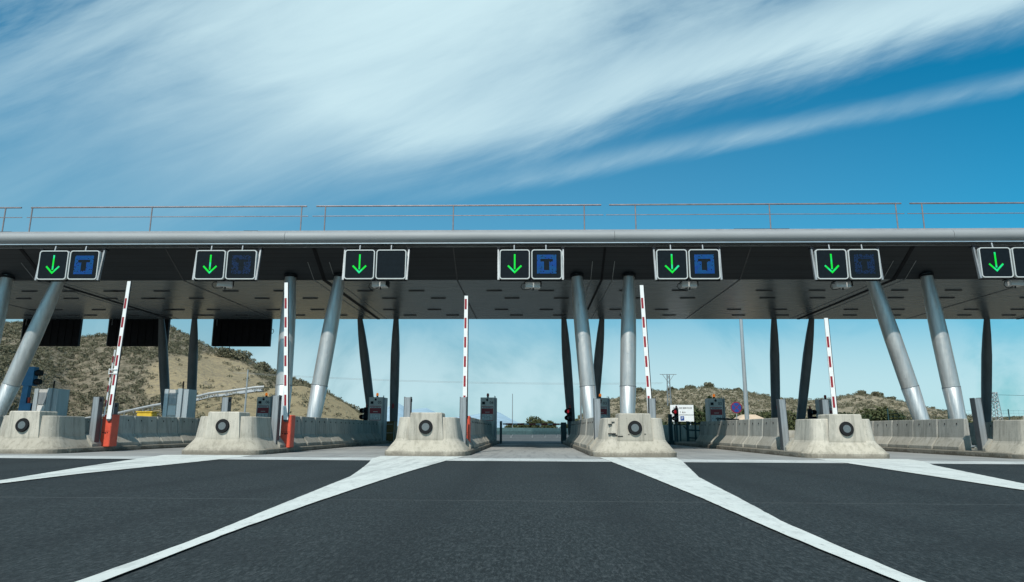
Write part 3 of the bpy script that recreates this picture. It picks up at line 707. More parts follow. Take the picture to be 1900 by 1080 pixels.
# ------------------------------------------------------------------ lane signs
def rr_ring(cx, cz, h, r, y, n=5):
    P = []
    for q, (sx_, sz) in enumerate(((1, 1), (-1, 1), (-1, -1), (1, -1))):
        for k in range(n + 1):
            a = (q + k / n) * math.pi / 2; P.append((cx + sx_ * (h - r) + r * math.cos(a), y, cz + sz * (h - r) + r * math.sin(a)))
    return P
def lane_sign(x, z, sym, lb, camx=None, cables=False):
    x, z = x * .965, .66 + (z - .7) * .965
    r = empty('lane_sign', (x, 23.32, z), lb, 'lane sign', 'lane signs hung along the canopy front')
    for k, cx in enumerate((-.575, .575)):
        b = MB(); h = .535
        b.loft([rr_ring(cx, .575, h, .09, .10), rr_ring(cx, .575, h, .09, .002)]); pn = b.obj('display_panel', panelm, r)
        f_ = MB(); o1 = rr_ring(cx, .575, h + .012, .10, -.02); o2 = rr_ring(cx, .575, h - .022, .075, -.02); m_ = len(o1)
        o3 = [(a, .10, c) for a, _, c in o1]; o4 = [(a, .001, c) for a, _, c in o2]
        f_.add(o1 + o2 + o3 + o4, [(i, m_ + i, m_ + (i + 1) % m_, (i + 1) % m_) for i in range(m_)] + [(i, (i + 1) % m_, 2 * m_ + (i + 1) % m_, 2 * m_ + i) for i in range(m_)] + [(m_ + i, 3 * m_ + i, 3 * m_ + (i + 1) % m_, m_ + (i + 1) % m_) for i in range(m_)])
        f_.obj('frame', framem, pn)
        hd = MB(); hd.tube([(cx - .02, .02, 1.10), (cx - .02, .06, 1.30)], .028, 8); hd.obj('hanger_rod', steel, r)
    a = MB(); cx = -.575
    def q4(p, q, w):
        d = (Vector((q[0], q[1])) - Vector((p[0], p[1]))).normalized(); n_ = Vector((-d.y, d.x)) * w / 2
        pts = [(p[0] + n_.x, p[1] + n_.y), (p[0] - n_.x, p[1] - n_.y), (q[0] - n_.x, q[1] - n_.y), (q[0] + n_.x, q[1] + n_.y)]
        a.add([(cx + u_, -.006, w_) for u_, w_ in pts], [(0, 1, 2, 3)]); a.add([(cx + u_, 0, w_) for u_, w_ in pts], [(3, 2, 1, 0)])
    q4((0, .95), (0, .39), .058)
    a.add([(cx - .265, -.007, .505), (cx - .220, -.007, .55), (cx, -.007, .325), (cx + .220, -.007, .55), (cx + .265, -.007, .505), (cx, -.007, .235)], [(0, 5, 2, 1), (5, 4, 3, 2)])
    a.obj('arrow', greenl, r.children[0] if r.children else r)
    if sym:
        s_ = MB(); n_ = 22; w = .70; cell = w / n_
        for i in range(n_):
            for j in range(n_):
                x_ = -w / 2 + (i + .5) * cell; z_ = .58 - w / 2 + (j + .5) * cell; fz = (z_ - .58) / w; fx = x_ / w
                if (abs(fx) < .31 and .13 < fz < .27) or (abs(fx) < .115 and -.31 < fz <= .14): continue
                if random.random() < .05: continue
                if sym == 2 and random.random() < .30: continue
                e = cell * .36; s_.add([(.575 + x_ - e, -.006, z_ - e), (.575 + x_ + e, -.006, z_ - e), (.575 + x_ + e, -.006, z_ + e), (.575 + x_ - e, -.006, z_ + e)], [(0, 1, 2, 3)])
        s_.obj('symbol', bluel if sym == 1 else blued, [c for c in r.children if c.name.startswith('display_panel')][1])
    for sd_ in (-1, 1):
        b = MB(); b.add([(sd_ * 1.155 - .035, -.01, .01), (sd_ * 1.155 + .035, -.01, .01), (sd_ * 1.175 + .03, .15, 1.22), (sd_ * 1.175 - .03, .15, 1.22),
                         (sd_ * 1.155 - .035, .10, .01), (sd_ * 1.155 + .035, .10, .01), (sd_ * 1.175 + .03, .24, 1.22), (sd_ * 1.175 - .03, .24, 1.22)],
                        [(0, 1, 2, 3), (7, 6, 5, 4), (0, 4, 5, 1), (3, 2, 6, 7), (0, 3, 7, 4), (1, 5, 6, 2)]); b.obj('side_bracket', steel, r)
        c = MB(); c.box(sd_ * 1.175 - .06, sd_ * 1.175 + .06, .12, .34, 1.19, 1.25); c.obj('clamp', darkm, r)
    b = MB(); b.box(-1.15, 1.15, .11, .17, -.01, .05); b.box(-1.15, 1.15, .11, .17, 1.12, 1.17); b.obj('cross_bar', darkm, r)
    return r
SIGNS = []
SG = [(-17.02, 6.03, 1, 'green arrow and bright blue letter panel, leftmost lit sign'), (-11.17, 6.03, 2, 'green arrow and faint dark blue letter panel, second sign from the left'),
      (-5.68, 6.03, 0, 'green arrow beside an unlit blank panel, left of the centre lane'), (-.05, 6.02, 1, 'green arrow and bright blue letter panel above the centre lane'),
      (5.58, 6.01, 1, 'green arrow and bright blue letter panel just right of the column pair'), (11.22, 6.0, 2, 'green arrow and faint dark blue letter panel, touching a leaning column'),
      (16.95, 6.05, 0, 'green arrow beside blank panel at the right frame edge')]
for x, z, sy, lb in SG: lane_sign(x, z, sy, lb).scale = (.965,) * 3

# security cameras under the signs
def sec_cam(x, z, lb, ang):
    x *= .975; z = .7 + (z - .7) * .975
    r = empty('security_camera', (x, 23.9, z), lb, 'security camera', 'cameras hung under the lane signs', ang)
    b = MB(); b.box(-.26, .26, -.16, .16, -.11, .10, bev=.02); b.obj('housing', machw, r)
    b = MB(); b.box(-.29, .29, -.20, .19, .102, .125); b.box(.27, .29, -.19, .19, -.08, .101); b.obj('sunshade', darkm, r)
    b = MB(); b.tube([(0, 0, .12), (0, 0, .30)], .05, 10); b.box(-.12, .12, -.08, .08, .12, .20); b.obj('mount', darkm, r)
    pts = [(-.26, 0, .05), (-.38, 0, .03), (-.42, 0, -.08), (-.34, 0, -.18), (-.2, 0, -.17), (-.05, 0, -.12)]
    b = MB(); b.tube(pts, .013, 6); b.obj('cable', darkm, r)
    b = MB(); b.tube([(.02, 0, -.11), (.02, 0, -.19)], .025, 8); b.obj('gland', darkm, r)
for x, z, lb, a in ((-11.30, 5.92, 'camera with thin tangled cable under the second sign from the left', .5), (-5.55, 5.90, 'camera with dark mount under the blank-panelled sign left of centre', -.1),
                    (.02, 5.86, 'camera with hanging cable loop under the sign over the centre lane', .15), (5.66, 5.88, 'camera box under the bright sign just right of the column pair', -.05),
                    (11.10, 5.86, 'camera box left of the leaning silver column top', .05), (17.15, 5.92, 'camera with black bracket under the sign at the right edge', .2)):
    sec_cam(x, z, lb, a)

# black sign backs hung from the rear edge at left
for x0, x1, lb in ((-29.35, -26.0, 'leftmost black panel behind the steep silver column'), (-24.3, -20.85, 'middle black panel behind the far left striped arm'), (-18.2, -14.9, 'rightmost black panel between dark column and silver column')):
    r = empty('hanging_panel', ((x0 + x1) / 2, 38.6, 5.3), lb, 'sign board', 'black sign boards hung from the rear canopy edge'); w = (x1 - x0) / 2
    b = MB(); b.box(-w, w, 0, .18, 0, 1.9); b.obj('board', darkm, r)
    for q in range(-3, 4):
        b = MB(); b.box(q * w / 4 - .02, q * w / 4 + .02, -.03, -.002, .05, 1.85); b.obj('stiffener', darkm, r)
    b = MB(); b.box(-w - .05, -w - .01, -.02, .2, .02, 2.1); b.box(-w + .15, -w + .19, -.05, .0, 1.2, 2.2); b.obj('side_bracket', steel, r)
    b = MB(); b.bar((-w * .42, .1, 0), (-w * .42, .1, -.22), .03); b.obj('cable', darkm, r)
    if x1 > -16:
        b = MB(); b.tube([(w, .1, 1.0), (w + .1, .1, .98), (w + .14, .1, .85), (w + .08, .1, .75), (w, .1, .78)], .018, 6); b.obj('cable', darkm, r)

# ------------------------------------------------------------------ payment machines
def machine(x, num, lb, beacon, D=34.9, w=.70, dark=False):
    r = empty('payment_machine', (x, D, .156), lb, 'payment machine', 'numbered payment machines')
    b = MB(); b.box(-w / 2, w / 2, 0, .75, 0, 2.14, bev=.015); bo = b.obj('housing', machd if dark else machm, r)
    b = MB(); b.box(w / 2 + .003, w / 2 + .10, .02, .70, 0, 2.12); b.obj('side_panel', steel, r)
    b = MB(); b.box(-.26, -.12, -.02, -.002, 1.80, 1.93); b.obj('camera_window', darkm, r)
    b = MB(); b.box(-.06, .04, -.03, -.002, 1.98, 2.05); b.bar((-.01, -.02, 1.95), (-.01, -.02, 2.12), .02); b.obj('small_sensor', darkm, r)
    text_mesh(num, .20, 'number', darkm, r, (.20, -.008, 1.87))
    b = MB(); b.box(-.29, .29, -.015, -.002, .99, 1.70); b.obj('notice_board', redm, r)
    b = MB(); b.box(-.27, .27, -.022, -.016, 1.60, 1.67); b.obj('notice', machw, r); b = MB(); b.box(-.27, .27, -.022, -.016, 1.02, 1.32); n_ = b.obj('notice', machw, r)
    c = MB()
    for q in range(4):
        for j in range(6):
            if random.random() < .8: c.box(-.24 + j * .08, -.24 + j * .08 + random.uniform(.03, .065), -.026, -.0225, 1.26 - q * .065, 1.28 - q * .065)
    for j in range(6): c.box(-.22 + j * .075, -.22 + j * .075 + .055, -.026, -.0225, 1.62, 1.65)
    c.obj('lettering', darkm, n_)
    c = MB()
    for j in range(5): c.box(-.10 + j * .045, -.10 + j * .045 + .032, -.020, -.0155, 1.40, 1.43)
    c.obj('lettering', machw, r)
    b = MB(); b.tube([(0, .3, 2.14), (0, .3, 2.22)], .05, 10); b.obj('beacon_base', darkm, r)
    b = MB(); b.tube([(0, .3, 2.22), (0, .3, 2.33), (0, .3, 2.36)], [.065, .06, .03], 12); b.obj('beacon', beacon, r)
    b = MB(); b.box(w / 2 + .02, w / 2 + .06, -.04, 0, .2, 2.2); b.box(w / 2 - .02, w / 2 + .0, .2, .23, 2.14, 2.24); b.obj('conduit', steel, r)
machine(-13.6, '06', 'payment machine 06 partly hidden by a silver column', orange, 35.0, dark=False)
machine(-7.86, '05', 'payment machine 05 with orange beacon between dark columns', orange)
machine(-2.24, '04', 'payment machine 04 with dark red beacon on the left of the centre lane', redcap)
machine(3.42, '03', 'payment machine 03 with amber beacon beside a silver column', orange)
machine(9.10, '02', 'payment machine 02 with lit amber beacon next to the round blue sign', orange)
machine(14.85, '01', 'payment machine 01 behind the shortened striped arm', redcap, 35.5)

# grey service cabinets on the left
def svc(x, y, lb, w=1.0):
    r = empty('service_cabinet', (x, y, .156), lb, 'cabinet', 'grey service cabinets on the left islands')
    b = MB(); b.box(-.42, -.26, -.02, .6, 0, 2.10); b.box(.12, .30, -.03, .6, 0, 2.12); b.box(.31, .52, .05, .75, 0, 2.10); b.obj('shell', cabm, r)
    b = MB(); b.box(-.255, .115, .02, .55, 0, 2.08); b.obj('front_panel', machm, r)
    b = MB(); b.box(-.23, .09, -.015, .018, 1.06, 1.42); b.obj('white_notice', machw, r)
    b = MB(); b.box(-.23, .09, -.012, .018, 1.48, 1.95); b.obj('screen', steel, r)
    b = MB(); b.tube([(.2, .2, 2.12), (.2, .2, 2.42)], .03, 8); b.obj('aerial', darkm, r)
svc(-14.35, 27.6, 'grey service cabinet with white notice beside dark column, in front of the hill road')
svc(-19.7, 27.6, 'grey service cabinet with white notice behind the far left crash block')

# blue signal column at far left
def hoodlamp(b, h, z, sd_=1, l=.28):
    n = 12
    b.loft([[(sd_ * xx, r_ * math.cos(t), z + r_ * math.sin(t)) for t in (2 * math.pi * i / n for i in range(n))] for xx, r_ in ((.10, .10), (.16, .13), (l + .08, .12))])
r = empty('signal_column', (-21.55, 29.0, .1), 'blue painted column with black hooded lamps at far left', 'traffic signal')
b = MB(); b.loft([[(-.22, -.1, 0), (.10, -.1, 0), (.10, .1, 0), (-.22, .1, 0)], [(-.02, -.1, 2.9), (.20, -.1, 2.9), (.20, .1, 2.9), (-.02, .1, 2.9)]]); b.obj('post', bluem, r)
b = MB(); b.box(-.10, .36, -.14, .14, 2.35, 3.15); b.box(.05, .42, -.14, .14, .95, 1.62); b.obj('lamp_box', bluem, r)
for z in (2.90, 2.52):
    b = MB(); hoodlamp(b, 0, z); o = b.obj('hooded_lamp', darkm, r); o.location = (.25, 0, 0)
for z in (1.46, 1.14):
    b = MB(); hoodlamp(b, 0, z); o = b.obj('hooded_lamp', darkm, r); o.location = (.32, 0, 0)
b = MB(); b.tube([(.22, 0, 1.62), (.22, 0, 1.86)], .06, 10); b.obj('red_beacon', red, r)

def signal(x, y, lb, lit, side=-1, h=1.95):
    r = empty('traffic_signal', (x, y, .1), lb, 'traffic signal', 'small two-lamp signals by the machines')
    b = MB(); b.tube([(0, 0, 0), (0, 0, 1.2)], .055, 10); b.obj('post', greenp, r)
    b = MB(); b.box(-.10, .10, -.09, .09, 1.05, 1.72, bev=.02); b.obj('lamp_box', darkm, r)
    for z, on in ((1.55, lit), (1.22, False)):
        b = MB(); n = 12
        b.loft([[(-.02 + r_ * math.cos(t) + side * xx * .7, -.09 - xx, z + r_ * math.sin(t)) for t in (2 * math.pi * i / n for i in range(n))] for xx, r_ in ((0, .12), (.04, .13), (.20, .125))], caps=False)
        hd = b.obj('hood', darkm, r)
        b = MB(); b.loft([[(-.02 + r_ * math.cos(t) + side * xx * .7, -.10 - xx, z + r_ * math.sin(t)) for t in (2 * math.pi * i / n for i in range(n))] for xx, r_ in ((0, .10), (.05, .09))])
        b.obj('lens', redlens if on else lensm, hd)
    b = MB(); b.tube([(.02, 0, 1.72), (.02, 0, 1.86)], .045, 10); b.obj('cap', redcap, r)
signal(-8.60, 36.0, 'dark two-lamp signal standing left of machine 05', False)
signal(1.92, 36.0, 'lit red signal at the right edge of the centre lane', True)
signal(7.35, 36.0, 'lit red signal in front of the white service area sign', True)
signal(14.10, 36.0, 'unlit black signal left of machine 01', False, 1)
signal(-1.55, 30.5, 'narrow dark signal with red cap right of the barrier by the centre lane', False, h=1.8) if False else None

# small items
r = empty('equipment_box', (-7.3, 36.0, .1), 'ochre brown equipment box at the foot of the dark column with red emblem', 'equipment box')
b = MB(); b.box(-.25, .25, 0, .4, 0, 1.02, bev=.01); b.obj('box_body', brown, r)
b = MB(); b.box(-.22, .12, -.012, -.002, .42, .435); b.box(-.22, .12, -.012, -.002, .86, .875); b.box(.19, .21, -.02, -.002, 0, 1.0); b.obj('edge_strip', machw, r)
r = empty('equipment_box', (9.15, 37.6, .0), 'dark ochre equipment box behind the blue-green gate of lane two', 'equipment box')
b = MB(); b.box(-.2, .2, 0, .4, 0, 1.12, bev=.01); b.obj('box_body', brown, r)
b = MB(); b.box(.05, .06, -.012, -.002, 0, 1.1); b.obj('edge_strip', redm, r)
r = empty('grit_bin', (-13.95, 25.0, 1.0), 'yellow plastic box top above the barrier at left', 'box')
b = MB(); b.box(-.28, .28, -.2, .2, -.74, .26, bev=.03); b.obj('bin', yellow, r); b = MB(); b.box(-.3, .3, -.22, .22, .262, .30); b.obj('lid', yellow, r)
r = empty('litter_bin', (-14.9, 26.8, .156), 'small black rounded bin top right of the yellow box', 'bin')
b = MB(); b.tube([(.4, 0, 0), (.4, 0, .9), (.4, 0, .98), (.4, 0, 1.03)], [.17, .17, .13, .05], 14); b.obj('bin_body', black, r)
# gate in lane two
r = empty('access_gate', (8.0, 37.0, 0), 'dark blue-green tubular gate closing the opening left of machine 02', 'gate')
b = MB()
for q in (0, .28): b.bar((q - .55, 0, 0), (q - .55, 0, 1.02), .05)
b.bar((-.6, 0, 1.02), (-.15, 0, 1.0), .04); b.bar((-.1, 0, .95), (.15, 0, .7), .05); b.obj('left_leaf', greenp, r)
b = MB(); b.bar((.12, 0, 0), (.12, 0, 1.2), .10); b.bar((.52, 0, 0), (.52, 0, 1.15), .07)
for z in (.35, .75, 1.1): b.bar((.12, 0, z), (1.0, 0, z - .04), .05)
b.obj('right_leaf', greenp, r)
r = empty('bollard', (7.15, 36.6, 0), 'dark green tapered bollard at the left of the gate', 'bollard')
b = MB(); b.tube([(0, 0, 0), (0, 0, .2), (0, 0, .22), (0, 0, 1.55)], [.28, .22, .13, .10], 12); b.obj('post', greenp, r)
r = empty('blue_stand', (9.75, 34.0, .0), 'blue steel frame between machine 02 and the concrete segments', 'frame')
b = MB(); b.bar((-.62, 0, 0), (-.62, 0, 1.15), .14); b.bar((-.36, 0, 0), (-.36, 0, 1.1), .10); b.bar((-.62, 0, 1.1), (-.1, 0, 1.15), .12); b.obj('frame_bars', bluem, r)
r = empty('handrail', (9.2, 33.0, 1.15), 'thin dark handrail on top of the concrete row right of machine 02', 'handrail')
b = MB(); b.bar((-.6, 0, .12), (.6, .6, .08), .06); b.bar((-.55, 0, -1.1), (-.55, 0, .12), .05); b.bar((.45, .5, -1.1), (.45, .5, .1), .05); b.obj('rail', machd, r)
for x, lb in ((-1.9, 'dark upright pole at the far end of the left centre-lane barrier'), (-1.62, 'green tubular stand where the lowered exit arm starts')):
    r = empty('lane_pole', (x, 36.4, .0), lb, 'pole'); b = MB(); b.box(-.06, .06, -.06, .06, 0, 1.75 if x < -1.8 else 1.15); b.obj('pole', brown if x < -1.8 else greenp, r)
# lowered exit arm across the centre lane
r = empty('exit_barrier', (-1.6, 38.2, .0), 'lowered red and white exit arm across the far end of the centre lane', 'toll barrier')
b = MB(); b.box(-.0, 3.15, -.03, .03, .98, 1.06); a_ = b.obj('arm', white, r)
for q in range(5): MB().box(.15 + q * .64, .15 + q * .64 + .36, -.034, -.0305, .975, 1.065).obj('red_stripe', redm, a_)
b = MB(); b.box(3.15, 3.45, -.15, .15, 0, 1.12, bev=.02); b.obj('cabinet', greenp, r)

# ------------------------------------------------------------------ beyond the canopy
def guard(pts, name, lb, m_, h0, h1, step=2.0, mp=None, rz=None):
    r = empty(name, pts[0], lb, 'guardrail'); P = [Vector(p) - Vector(pts[0]) for p in pts]
    b = MB(); n_ = len(P); vs = []
    for p in P: vs += [(p.x, p.y, p.z + h0), (p.x, p.y - .05, p.z + (h0 + h1) / 2), (p.x, p.y, p.z + h1), (p.x, p.y + .05, p.z + h1), (p.x, p.y + .05, p.z + h0)]
    b.add(vs, [(i * 5 + j, (i + 1) * 5 + j, (i + 1) * 5 + (j + 1) % 5, i * 5 + (j + 1) % 5) for i in range(n_ - 1) for j in range(5)]); b.obj('rail', m_, r)
    b = MB(); 
    for p, q in zip(P, P[1:]):
        k = max(1, int((q - p).length / step))
        for i in range(k): c = p.lerp(q, i / k); b.box(c.x - .05, c.x + .05, c.y + .052, c.y + .16, c.z - .1, c.z + h1)
    o = b.obj('posts', mp or steel, r); o['kind'] = 'stuff'
guard([(-13, 62, 0), (-6, 64, 0), (0, 68, 0), (5, 75, 0), (9, 90, 0)], 'guardrail', 'green-blue guardrail curving behind the centre lane', mat('faded_green_steel', (.085, .15, .15), .6, var=.15), .28, .92)
b = MB(); vs = []
cp = [(-13, 61), (-6, 63), (0, 67), (5, 74), (9, 89)]
for x, y in cp: vs += [(x, y - .7, .012), (x, y - .45, .012)]
b.add(vs, [(i * 2, i * 2 + 2, i * 2 + 3, i * 2 + 1) for i in range(4)]); tag(b.obj('road_edge_line', paint), kind='structure')
def blob_leaves(mbuf, cx, cy, cz, rx, ry, rz, n, size, shell=.55):
    """random leaf-like tris filling a lumpy ellipsoid; mbuf collects numpy arrays"""
    d = rng.normal(size=(n, 3)); d /= np.linalg.norm(d, axis=1)[:, None]
    rad = (shell + (1 - shell) * rng.random(n)) ** .6
    c = d * rad[:, None] * np.array([rx, ry, rz]) + np.array([cx, cy, cz])
    a = rng.normal(size=(n, 3)); a /= np.linalg.norm(a, axis=1)[:, None]
    b_ = rng.normal(size=(n, 3)); b_ -= a * (a * b_).sum(1)[:, None]; b_ /= np.linalg.norm(b_, axis=1)[:, None]
    s_ = size * (.6 + .8 * rng.random(n))[:, None]
    mbuf.append(np.stack([c - a * s_ - b_ * s_ * .5, c + a * s_ - b_ * s_ * .4, c + b_ * s_ * .9], 1))
def leaves_obj(buf, name, m_, parent=None, origin=(0, 0, 0)):
    V = np.concatenate(buf).reshape(-1, 3) - np.array(origin); n = len(V) // 3
    me = bpy.data.meshes.new(name); me.vertices.add(len(V)); me.vertices.foreach_set('co', V.ravel().astype(np.float32))
    me.loops.add(len(V)); me.loops.foreach_set('vertex_index', np.arange(len(V), dtype=np.int32))
    me.polygons.add(n); me.polygons.foreach_set('loop_start', np.arange(0, len(V), 3, dtype=np.int32))
    me.update(calc_edges=True); me.validate()
    me.materials.append(m_); o = bpy.data.objects.new(name, me); C.objects.link(o)
    if parent: o.parent = parent
    return o
def bush(x, y, z, w, h, lb, m_=None, name='bush', cat='bush', n=900, leaf=.16, trunk=.25, col=False, grp=None):
    r = empty(name, (x, y, z), lb, cat, grp)
    b = MB(); b.tube([(0, 0, -.3), (.05, 0, h * trunk), (-.04, .03, h * .6)], [.06 * h ** .5, .05 * h ** .5, .02], 7)
    for q in range(4):
        a = q * 1.6; b.tube([(0, 0, h * trunk * .8), (math.cos(a) * w * .25, math.sin(a) * w * .2, h * .6)], [.03 * h ** .5, .01], 5)
    b.obj('trunk', bark, r)
    buf = []; k = 9
    for i in range(k):
        if col:
            t = i / (k - 1); rr = w / 2 * (1 - .75 * t) * (1 if i else .8)
            blob_leaves(buf, rng.normal() * .06, rng.normal() * .06, h * (.18 + .76 * t), rr, rr, h / k * 1.1, n // k, leaf)
        else:
            a = rng.random() * 6.28; q = rng.random() ** .5 * w * .34
            hh = h * (.45 + .28 * rng.random()); blob_leaves(buf, math.cos(a) * q, math.sin(a) * q * .7, hh, w * .22, w * .20, h * (.20 + .14 * rng.random()), n // k, leaf)
    if not col: blob_leaves(buf, 0, 0, h * .38, w * .46, w * .36, h * .36, n // 2, leaf)
    leaves_obj(buf, 'crown', m_ or fol_d, r); return r

# hills as real terrain sheets
def fbm(x, y, s, o=5):
    v_ = 0; a = 1; t = 0
    for k in range(o): v_ += a * mnoise.noise((x * s, y * s, 7.3 * k)); t += a; a *= .5; s *= 2.03
    return v_ / t
def interp(P, u_):
    return float(np.interp(u_, [p[0] for p in P], [p[1] for p in P]))
class Hill:
    def __init__(s, P, Y0, Yr, Yend, pw, amp, ns, barefn=None, yf=None):
        s.P = P; s.Y0 = Y0; s.Yr = Yr; s.Ye = Yend; s.pw = pw; s.amp = amp; s.ns = ns; s.bf = barefn; s.yf = yf
    def z(s, x, y):
        u_ = x / y; top = .7 + interp(s.P, u_) * s.Yr; Y0 = s.Y0 if not s.yf else s.yf(u_); t = (y - Y0) / (s.Yr - Y0)
        e = max(0, min(1, (min(u_ - s.P[0][0], s.P[-1][0] - u_)) / .02))
        if t <= 0: b_ = 0
        elif t < 1: b_ = 1 - (1 - t) ** s.pw
        else: b_ = 1 - .25 * ((y - s.Yr) / (s.Ye - s.Yr)) ** 2
        nz = fbm(x, y, s.ns) * s.amp * min(1, max(0, t) * 2.5)
        gully = -abs(mnoise.noise((x * s.ns * .9 + y * .01, y * s.ns * .25, 2.2))) * s.amp * .8 * max(0, 1 - abs(t - .55) * 1.8)
        return -.3 + (top + .3) * b_ * (1 if top > 0 else 1) + nz + gully
    def build(s, name, m_, nu, nv):
        us = np.linspace(s.P[0][0], s.P[-1][0], nu); ys = np.concatenate([np.linspace(s.Y0, s.Yr, int(nv * .8)), np.linspace(s.Yr, s.Ye, nv - int(nv * .8) + 1)[1:]])
        vs = [(u_ * y, y, s.z(u_ * y, y)) for y in ys for u_ in us]
        fs = [(j * nu + i, j * nu + i + 1, (j + 1) * nu + i + 1, (j + 1) * nu + i) for j in range(len(ys) - 1) for i in range(nu - 1)]
        me = bpy.data.meshes.new(name); me.from_pydata(vs, [], fs); me.update(); me.polygons.foreach_set('use_smooth', [True] * len(fs))
        at = me.attributes.new('bare', 'FLOAT', 'POINT')
        at.data.foreach_set('value', [s.bf(x, y, z_) if s.bf else 0.0 for x, y, z_ in vs])
        me.materials.append(m_); o = bpy.data.objects.new(name, me); C.objects.link(o); tag(o, kind='structure'); return o
def inpit(x, y, z_):
    u_ = x / y; w = (z_ - .7) / y
    # bare quarry face low on the left hill (an area of the hill itself, about 25 m wide)
    cx, cz = -.480, .066; d = ((u_ - cx) / .090) ** 2 + ((w - cz) / .042) ** 2
    d += fbm(x, y, .08) * .7
    return float(max(0, min(1, (1.15 - d) * 3)))
PA = [(-2.4, .12), (-1.8, .17), (-1.137, .176), (-.924, .160), (-.797, .149), (-.736, .153), (-.672, .134), (-.631, .137), (-.543, .147), (-.467, .115), (-.417, .103), (-.384, .086), (-.335, .068), (-.303, .057), (-.262, .034), (-.222, .006), (-.18, -.003)]
A = Hill(PA, 62, 190, 320, 1.15, 4.5, .022, inpit, lambda u_: 62 + 54 * max(0, min(1, (u_ + .82) / .14))); A.build('hillside', hillm, 260, 120)
PB = [(-.72, -.003), (-.655, .010), (-.604, .016), (-.538, .031), (-.469, .052), (-.406, .060), (-.335, .062), (-.3025, .053), (-.270, .036), (-.2297, .008), (-.215, -.003)]
B = Hill(PB, 56, 112, 150, 1.1, 1.0, .05, lambda x, y, z_: 1.0 if x / y > -.44 else .35); B.build('cut_slope', cutm, 150, 70)
PC = [(.035, -.003), (.040, .004), (.059, .012), (.094, .038), (.137, .050), (.164, .056), (.194, .056), (.248, .062), (.294, .059), (.346, .050), (.391, .045), (.429, .045), (.448, .050), (.482, .050), (.541, .038), (.599, .026), (.628, .021), (.688, .024), (.836, .034), (1.3, .05), (1.9, .03)]
Cc = Hill(PC, 104, 230, 340, 1.2, 2.2, .02, lambda x, y, z_: .35); Cc.build('hill', hillr, 220, 90)
PD = [(-.9, .02), (-.45, .035), (-.30, .030), (-.23, .0165), (-.196, .040), (-.176, .028), (-.153, .031), (-.121, .016), (-.083, .020), (-.052, .026), (-.021, .010), (.03, .004), (.08, .004), (.12, .02), (.5, .02)]
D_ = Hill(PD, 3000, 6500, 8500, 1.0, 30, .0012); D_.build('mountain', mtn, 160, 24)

# road climbing the cut slope
vs = []; P_ = []
for i in range(41):
    u_ = -.66 + (.27) * i / 40; 
    for y in (100, 102, 106, 110.5):
        z_ = max(B.z(u_ * y, y), B.z(u_ * 110.5, 110.5) - (110.5 - y) * .13) + .12
        vs.append((u_ * y, y, z_))
b = MB(); b.add(vs, [(i * 4 + j, (i + 1) * 4 + j, (i + 1) * 4 + j + 1, i * 4 + j + 1) for i in range(40) for j in range(3)], True)
hr = mat('pale_road', (.33, .34, .34), .9, var=.12, scale=.5); tag(b.obj('hill_road', hr), kind='structure')
guard([vs[i * 4] for i in range(0, 41, 2)], 'guardrail', 'long dark guardrail beside the pale road climbing the cut slope', steel, .45, .80, 3.0)

# scrub over the hills: nobody could count it
def scrub(hill, n, ulo, uhi, tlo, thi, smin, smax, name, m_, mask=None):
    buf = []; tries = 0; c = 0
    while c < n and tries < n * 6:
        tries += 1
        u_ = random.uniform(ulo, uhi); t = random.uniform(tlo, thi) ** .85; y = hill.Y0 + t * (hill.Yr - hill.Y0); x = u_ * y
        cl = fbm(x, y, .05, 3)
        if cl + random.uniform(-.7, .7) < -.08: continue
        z_ = hill.z(x, y)
        if mask and random.random() < mask(x, y, z_): continue
        if z_ < .1: continue
        s_ = random.uniform(smin, smax) * (1.5 if random.random() < .12 else 1)
        blob_leaves(buf, x, y, z_ + s_ * .22, s_ * .55, s_ * .55, s_ * .34, 46, s_ * .10, .25); c += 1
    o = leaves_obj(buf, name, m_); tag(o, kind='stuff'); return o
s1 = scrub(A, 9000, -1.0, -.22, .02, 1.03, .3, 1.6, 'scrub', fol_s, lambda x, y, z_: inpit(x, y, z_) * .96)
tag(s1, 'grey-green scrub dotted over the left hillside', 'scrub')
s2 = scrub(Cc, 6000, .04, .95, .08, 1.03, .3, 1.3, 'scrub', fol_s, None); tag(s2, 'grey-green scrub dotted over the right hill', 'scrub')
s3 = scrub(B, 420, -.66, -.22, .1, .99, .25, .9, 'scrub', fol_s, lambda x, y, z_: .75 if x / y > -.42 else .15); tag(s3, 'small shrubs on the yellow cut slope', 'scrub')

# individual bushes and trees
def onhill(h, u_, y): x = u_ * y; return x, y, h.z(x, y) - .55
for u_, y, w, h, lb in ((-.672, 92, 4.0, 3.2, 'dark round bush on the hill left of the grey posts'), (-.73, 84, 8, 2.4, 'low dark thicket at the foot of the left hill behind the cabinet'), (-.76, 80, 8, 2.0, 'second low thicket below the left hill, nearer the silver column')):
    bush(*onhill(A, u_, y), w, h, lb, fol_d, n=1600, leaf=.17)
for u_, w, h, lb in ((-.452, 6, 3.0, 'dark shrub clump on the ridge right of the third black panel'), (-.43, 7, 3.4, 'wide dark shrub clump lower on the ridge by the silver column'), (-.395, 6, 3.0, 'dark shrub on the descending ridge behind the silver column'), (-.372, 5, 2.4, 'last dark shrub low on the left ridge'), (-.565, 3, 2.4, 'small dark shrub on the crest between dark columns'), (-.73, 3.0, 2.4, 'lone shrub on the crest near the left frame edge')):
    bush(*onhill(A, u_, 182), w, h, lb, fol_s, n=900, leaf=.22)
